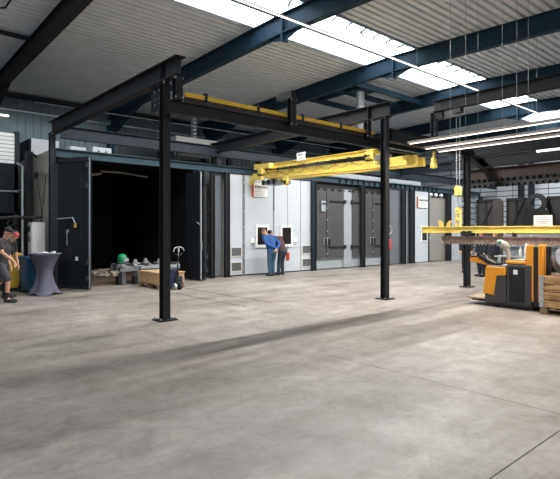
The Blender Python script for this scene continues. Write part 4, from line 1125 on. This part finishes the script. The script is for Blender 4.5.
# workbench with bottles behind the truck
t = thing('workbench', 'workbench with light top behind the stacker truck', 'workbench', (16.2, 6.5, 0))
MB().box(15.9, 16.6, 5.2, 7.6, .86, .90).build('bench_top', M['greyl'], parent=t)
for x in (15.93, 16.52):
    for y in (5.25, 7.5): MB().box(x, x+.06, y, y+.06, 0, .86).build('leg', M['frame'], parent=t)
MB().box(16.55, 16.6, 5.2, 7.6, .9, 1.6).build('back_panel', M['greyl'], parent=t)
MB().box(16.3, 16.6, 5.2, 7.6, 1.2, 1.23).build('shelf', M['greyl'], parent=t)
random.seed(11)
nm = {'tagw': 'white', 'blue': 'blue', 'greyl': 'grey', 'red': 'red', 'green': 'green', 'navy': 'navy', 'cream': 'cream', 'dark': 'black'}
for lv, cs in (('shelf', ['tagw', 'blue', 'greyl', 'red', 'green', 'navy']), ('top', ['blue', 'tagw', 'cream', 'dark', 'greyl', 'green'])):
    for k, c in enumerate(cs):
        y = 7.4-k*.37-(.18 if lv == 'top' else 0); h = .16+.1*random.random()
        z0 = 1.23 if lv == 'shelf' else .9; x_ = 16.42 if lv == 'shelf' else 16.1
        bt = thing('bottle', '%s bottle on the %s of the bench behind the truck' % (nm[c], 'upper shelf' if lv == 'shelf' else 'worktop'), 'bottle', (x_, y, z0), 0, 'bottles on the bench behind the truck')
        MB().lathe([(.035, z0), (.045, z0+.01), (.045, z0+h), (.018, z0+h+.05)], (x_, y, 0), 12).build('body', M[c], parent=bt, smooth=True)
        MB().lathe([(.02, z0+h+.05), (.02, z0+h+.09)], (x_, y, 0), 10).build('cap', M['red' if k % 3 == 0 else 'tagw'], parent=bt)
ordn = ['first', 'second', 'third', 'fourth']
t = thing('parts_shelf', 'steel shelf with blue bins behind the crate', 'shelf', (17, 4.6, 0))
b = MB()
for z in (.5, .95, 1.35): b.box(16.8, 17.3, 3.6, 5.9, z, z+.03)
b.build('shelf_board', M['steel'], parent=t)
b = MB()
for x in (16.8, 17.26):
    for y in (3.6, 5.86): b.box(x, x+.04, y, y+.04, 0, 1.5)
b.build('upright', M['frame'], parent=t)
for k in range(4):
    tag(MB().box(16.85, 17.15, 3.75+k*.5, 4.1+k*.5, .98, 1.15+.03*(k % 2)).build('storage_bin', M['blue' if k % 2 else 'dark'], bevel=.01), '%s storage bin on the steel shelf, %s from the crate side' % ('blue' if k % 2 else 'black', ordn[k]), 'storage bin', 'bins on the steel shelf')

# ------------------------------------------------------------------ people
def capsule(mb, a, b, ra, rb, n=14):
    a, b = Vector(a), Vector(b); d = (b-a)
    L = d.length
    if L < 1e-6: mb.ball(a, ra); return
    d.normalize(); prof = []
    for k in range(6): t_ = -PI/2+k*PI/2/5; prof.append((a+d*(ra*math.sin(t_)), ra*math.cos(t_)))
    for k in range(6): t_ = k*PI/2/5; prof.append((b+d*(rb*math.sin(t_)), rb*math.cos(t_)))
    mb.tube([p for p, r in prof], [max(r, .0008) for p, r in prof], n)

def ell(mb, c, r, rot=None, n=16):
    m_ = Matrix.Translation(c) @ (rot or Matrix.Identity(4)) @ Matrix.Diagonal((r[0], r[1], r[2], 1))
    bmesh.ops.create_uvsphere(mb.bm, u_segments=n, v_segments=n, radius=1, matrix=m_)

def remeshed(mb, name, m_, parent, vox, smooth_it=4):
    o = mb.build(name, m_, parent=parent, local=True, smooth=True)
    r_ = o.modifiers.new('remesh', 'REMESH'); r_.mode = 'VOXEL'; r_.voxel_size = vox; r_.use_smooth_shade = True
    s_ = o.modifiers.new('smooth', 'SMOOTH'); s_.iterations = smooth_it; s_.factor = .5
    dg = bpy.context.evaluated_depsgraph_get()
    me = bpy.data.meshes.new_from_object(o.evaluated_get(dg)); me.name = name
    o.modifiers.clear(); old = o.data; o.data = me; bpy.data.meshes.remove(old)
    for p in me.polygons: p.use_smooth = True
    return o

def person(lab, loc, rz, J, top, legs, shoe, hair=None, cap=None, scarf=None, shorts=False, sleeves='short', vest=None, sock=None, size=1.):
    """J: joints in local coords, x right, y forward, z up"""
    t = thing('person', lab, 'person', loc, rz)
    V = {k: Vector(v) for k, v in J.items()}
    pel, che, nk, hd = V['pelvis'], V['chest'], V['neck'], V['head']
    hy = J.get('yaw', 0) if not isinstance(J.get('yaw', 0), (tuple, list)) else 0
    look = V['look'].normalized()
    # head frame
    upv = (hd-nk).normalized(); fw = (look-upv*look.dot(upv)).normalized(); rt = fw.cross(upv).normalized()
    R = Matrix((rt, fw, upv)).transposed().to_4x4()
    def hp(x, y, z): return hd+rt*x+fw*y+upv*z
    b = MB()
    ell(b, hp(0, -.005, .015), (.076, .096, .105), R); ell(b, hp(0, .02, -.06), (.055, .065, .06), R)
    ell(b, hp(0, .098, -.015), (.013, .02, .024), R)                      # nose
    for s in (-1, 1): ell(b, hp(s*.078, -.01, -.01), (.01, .02, .032), R)  # ears
    ell(b, hp(0, .083, -.062), (.026, .012, .008), R); ell(b, hp(0, .075, -.095), (.025, .018, .018), R)
    capsule(b, nk-upv*.03, hd-upv*.05-fw*.015, .058, .055)
    sh = {s: V['sh'+s] for s in 'LR'}
    capsule(b, pel, che, .13, .15); capsule(b, che, nk-upv*.05, .14, .07)
    capsule(b, sh['L'], sh['R'], .062, .062)
    for s in 'LR':
        capsule(b, sh[s], V['el'+s], .054, .042); capsule(b, V['el'+s], V['wr'+s], .041, .028)
        # hand: palm, four fingers of unequal length, thumb
        w_, d_ = V['wr'+s], (V['wr'+s]-V['el'+s]).normalized()
        if 'hd'+s in V: d_ = V['hd'+s].normalized()
        side = d_.cross(Vector((0, 0, 1)) if abs(d_.z) < .8 else Vector((0, 1, 0))).normalized(); nrm = side.cross(d_).normalized()
        capsule(b, w_+d_*.02, w_+d_*.075, .026, .03)
        for q, L in enumerate((.065, .078, .072, .055)):
            o_ = side*((q-1.5)*.019); p0 = w_+d_*.085+o_; p1 = p0+d_*L*.55-nrm*.006; p2 = p1+d_*L*.35-nrm*.02
            capsule(b, w_+d_*.05+o_*.7, p0, .0095, .0095, 8); capsule(b, p0, p1, .0095, .009, 8); capsule(b, p1, p2, .009, .0075, 8)
        p0 = w_+d_*.03-side*.026; p1 = p0+d_*.035-side*.025-nrm*.008; p2 = p1+d_*.03-nrm*.008-side*.004
        capsule(b, p0, p1, .012, .011, 8); capsule(b, p1, p2, .011, .009, 8)
        capsule(b, V['hip'+s], V['kn'+s], .085, .055); capsule(b, V['kn'+s], V['an'+s], .056, .036)
        f = V['ft'+s]-V['an'+s]; 
        capsule(b, V['an'+s], V['ft'+s], .036, .03)
    body = remeshed(b, 'body', M['skin'], t, .0075)
    e = MB()
    for s in (-1, 1): ell(e, hp(s*.031, .083, .012), (.012, .007, .008), R, 8)
    e.build('eye', M['eye'], parent=t, local=True, smooth=True)
    # upper garment
    g = MB()
    up = (nk-pel).normalized()
    capsule(g, pel+up*.02, che, .155, .172); capsule(g, che, nk-upv*.075, .165, .085); capsule(g, sh['L'], sh['R'], .078, .078)
    for s in (-1, 1):
        ax = (sh['R']-sh['L']).normalized()
        capsule(g, pel+ax*s*.05, che+ax*s*.055, .135, .14)
    if sleeves != 'none':
        for s in 'LR':
            if sleeves == 'short': capsule(g, sh[s], sh[s].lerp(V['el'+s], .62), .072, .062)
            else:
                capsule(g, sh[s], V['el'+s], .074, .060); capsule(g, V['el'+s], V['wr'+s]-(V['wr'+s]-V['el'+s]).normalized()*.02, .058, .044)
    remeshed(g, 'jacket' if sleeves == 'long' else 'shirt', M[top], t, .012)
    # trousers
    g = MB()
    ax = (V['hipR']-V['hipL']).normalized()
    capsule(g, V['hipL'], V['hipR'], .11, .11); capsule(g, pel, pel-up*.06, .145, .14)
    for s in 'LR':
        if shorts: capsule(g, V['hip'+s], V['hip'+s].lerp(V['kn'+s], .92), .105, .088)
        else: capsule(g, V['hip'+s], V['kn'+s], .104, .073); capsule(g, V['kn'+s], V['an'+s]+Vector((0, 0, .02)), .073, .062)
    remeshed(g, 'shorts' if shorts else 'trousers', M[legs], t, .012)
    for s in 'LR':
        g = MB(); a_ = V['an'+s]; f = V['ft'+s]; d_ = (f-a_); d_.z = 0; d_.normalize()
        capsule(g, Vector((a_.x, a_.y, f.z+.02))-d_*.04, f+d_*.05+Vector((0, 0, .01)), .046, .042)
        capsule(g, a_+Vector((0, 0, .02)), Vector((a_.x, a_.y, f.z+.02)), .045, .045)
        for vtx in g.bm.verts:
            vtx.co.z = max(vtx.co.z, f.z-.03)
        remeshed(g, 'shoe', M[shoe], t, .009)
        if sock:
            g = MB(); capsule(g, a_+Vector((0, 0, .02)), a_.lerp(V['kn'+s], .28), .044, .047); g.build('sock', M[sock], parent=t, local=True, smooth=True)
    if hair:
        g = MB(); ell(g, hp(0, -.02, .035), (.083, .095, .098), R)
        cut = hd+fw*.055+upv*.02
        for vtx in list(g.bm.verts):
            q = vtx.co-hd; f_, u_ = q.dot(fw), q.dot(upv)
            if f_ > .055 and u_ < .07: vtx.co -= fw*(f_-.05)
            if u_ < -.03: vtx.co += upv*(-.03-u_)
        g.build('hair', M[hair], parent=t, local=True, smooth=True)
    if cap:
        g = MB(); ell(g, hp(0, -.005, .05), (.087, .103, .078), R)
        for vtx in g.bm.verts:
            u_ = (vtx.co-hd).dot(upv)
            if u_ < .035: vtx.co += upv*(.035-u_)
        g.build('cap', M[cap], parent=t, local=True, smooth=True)
        g = MB(); ell(g, hp(0, .105, .042), (.065, .065, .008), R); g.build('cap_peak', M[cap], parent=t, local=True, smooth=True)
    if scarf:
        g = MB(); ell(g, hp(0, -.012, .035), (.088, .108, .09), R)
        for vtx in g.bm.verts:
            u_ = (vtx.co-hd).dot(upv); f_ = (vtx.co-hd).dot(fw)
            if u_ < .0 and f_ > -.04: vtx.co += upv*(-u_)
        ell(g, hp(0, -.11, .0), (.025, .03, .02), R); capsule(g, hp(0, -.115, 0), hp(.02, -.14, -.08), .014, .01, 8)
        g.build('headscarf', M[scarf], parent=t, local=True, smooth=True)
    t.scale = (size, size, size)
    return t, V

def stand(**kw):
    J = dict(pelvis=(0, 0, .96), chest=(0, .01, 1.25), neck=(0, 0, 1.50), head=(0, .02, 1.65), look=(0, 1, 0),
             shL=(-.18, 0, 1.43), shR=(.18, 0, 1.43), elL=(-.23, -.02, 1.15), elR=(.23, -.02, 1.15), wrL=(-.22, .06, .90), wrR=(.22, .06, .90),
             hipL=(-.09, 0, .92), hipR=(.09, 0, .92), knL=(-.10, .02, .50), knR=(.10, .02, .50), anL=(-.10, -.02, .09), anR=(.10, -.02, .09),
             ftL=(-.11, .12, .035), ftR=(.11, .12, .035))
    J.update(kw); return J
# walking direction of the left men: towards +X,-Y ; local +y forward
rz_walk = math.atan2(-.66, .75)-PI/2
person('person in black cap, charcoal T-shirt and grey shorts walking past the blue bin', (2.83, 13.36, 0), rz_walk,
       stand(pelvis=(0, 0, .95), chest=(0, .05, 1.24), neck=(0, .10, 1.48), head=(0, .17, 1.62), look=(.1, 1, -.45),
             shL=(-.19, .06, 1.42), shR=(.19, .09, 1.41), elL=(-.25, .02, 1.13), elR=(.24, .16, 1.16), wrL=(-.22, .16, .92), wrR=(.2, .38, .98), hdR=(0, .7, -.7),
             knR=(.10, .22, .52), anR=(.11, .20, .10), ftR=(.11, .34, .035), knL=(-.10, -.05, .50), anL=(-.11, -.36, .16), ftL=(-.11, -.26, .05)),
       'char', 'shorts', 'shoe', hair='hair', cap='blackc', shorts=True, sock='blackc', size=1.03)
person('person in pink red headscarf and black clothes leaning over behind the first man', (3.08, 14.1, 0), rz_walk,
       stand(pelvis=(0, -.08, .93), chest=(0, .05, 1.20), neck=(0, .15, 1.46), head=(0, .24, 1.59), look=(0, 1, -.8),
             shL=(-.19, .12, 1.39), shR=(.19, .12, 1.39), elL=(-.22, .16, 1.08), elR=(.22, .16, 1.08), wrL=(-.20, .22, .84), wrR=(.20, .24, .84),
             hipL=(-.09, -.08, .90), hipR=(.09, -.08, .90), knL=(-.1, .0, .48), knR=(.1, .08, .49), ftR=(.11, .18, .035), anR=(.1, .05, .09)),
       'blackc', 'blackc', 'shoe', hair='hair', scarf='pink')
# two men looking into the booth, facing +Y
person('person in bright blue jacket and jeans bending to the window, hands clasped behind the back', (12.08, 14.40, 0), -.10,
       stand(pelvis=(0, -.16, .93), chest=(0, -.02, 1.24), neck=(-.02, .14, 1.44), head=(-.05, .27, 1.56), look=(-.25, 1, -.1),
             shL=(-.20, .05, 1.38), shR=(.20, .05, 1.38), elL=(-.27, -.20, 1.16), elR=(.29, -.20, 1.16), wrL=(.01, -.36, .99), wrR=(.06, -.38, .97), hdL=(.8, -.1, -.5), hdR=(-.8, -.05, -.5),
             hipL=(-.09, -.16, .90), hipR=(.09, -.16, .90), knL=(-.08, -.10, .49), knR=(.10, -.06, .49), anL=(-.02, -.06, .09), anR=(.14, -.02, .09), ftL=(-.03, .09, .035), ftR=(.15, .12, .035)),
       'jacket', 'jeans', 'shoe', hair='hairg', sleeves='long', size=1.06)
person('person in dark burgundy top and dark jeans bending to the window on the right', (12.58, 14.56, 0), .15,
       stand(pelvis=(0.02, -.26, .93), chest=(-.02, -.08, 1.22), neck=(-.10, .06, 1.42), head=(-.16, .17, 1.53), look=(-.2, 1, -.1),
             shL=(-.22, -.03, 1.36), shR=(.17, -.05, 1.36), elL=(-.24, -.05, 1.10), elR=(.25, -.12, 1.08), wrL=(-.18, .10, .95), wrR=(.24, .05, .90),
             hipL=(-.09, -.26, .90), hipR=(.11, -.26, .90), knL=(-.06, -.16, .49), knR=(.14, -.14, .49), anL=(-.04, -.12, .09), anR=(.22, -.10, .09), ftL=(-.05, .03, .035), ftR=(.25, .05, .035)),
       'burg', 'jeansd', 'shoe', hair='hair', sleeves='long', size=1.05)
person('person in black standing in the distance left of the column behind the truck', (19.2, 10.35, 0), 1.9, stand(), 'blackc', 'blackc', 'shoe', hair='hair', sleeves='long')
person('person in navy standing behind the guard arm of the truck', (17.9, 9.05, 0), 1.2, stand(), 'navyc', 'navyc', 'shoe', hair='hair', sleeves='long')
person('person in dark blue top and black trousers behind the truck seat pad', (17.3, 8.25, 0), -2.2, stand(), 'navyc', 'blackc', 'shoe', hair='hairg', sleeves='long')

# ------------------------------------------------------------------ daylight
wd = bpy.data.worlds.new('overcast sky'); S.world = wd; wd.use_nodes = True
bg = wd.node_tree.nodes['Background']; bg.inputs[0].default_value = (.86, .94, 1.0, 1); bg.inputs[1].default_value = 4.0
def portal(loc, sx, sy, rot):
    o = area('portal_light', loc, sx, sy, 1, (1, 1, 1), rot); o.data.cycles.is_portal = True
portal((15, RY, RZ+.30), 33, 2.2, (0, 0, 0))
portal((12.8, Y0-.25, 5.45), 41, 1.3, (PI/2, 0, 0))
portal((X0-.25, 6.0, 5.5), 1.8, 23, (0, -PI/2, 0))

S.view_settings.view_transform = 'Standard'; S.view_settings.look = 'None'; S.view_settings.gamma = 1; S.view_settings.use_curve_mapping = False
S.view_settings.exposure = 1.0
S.cycles.use_denoising = True; S.cycles.max_bounces = 8; S.cycles.diffuse_bounces = 5; S.cycles.transparent_max_bounces = 8
S.cycles.sample_clamp_indirect = 8
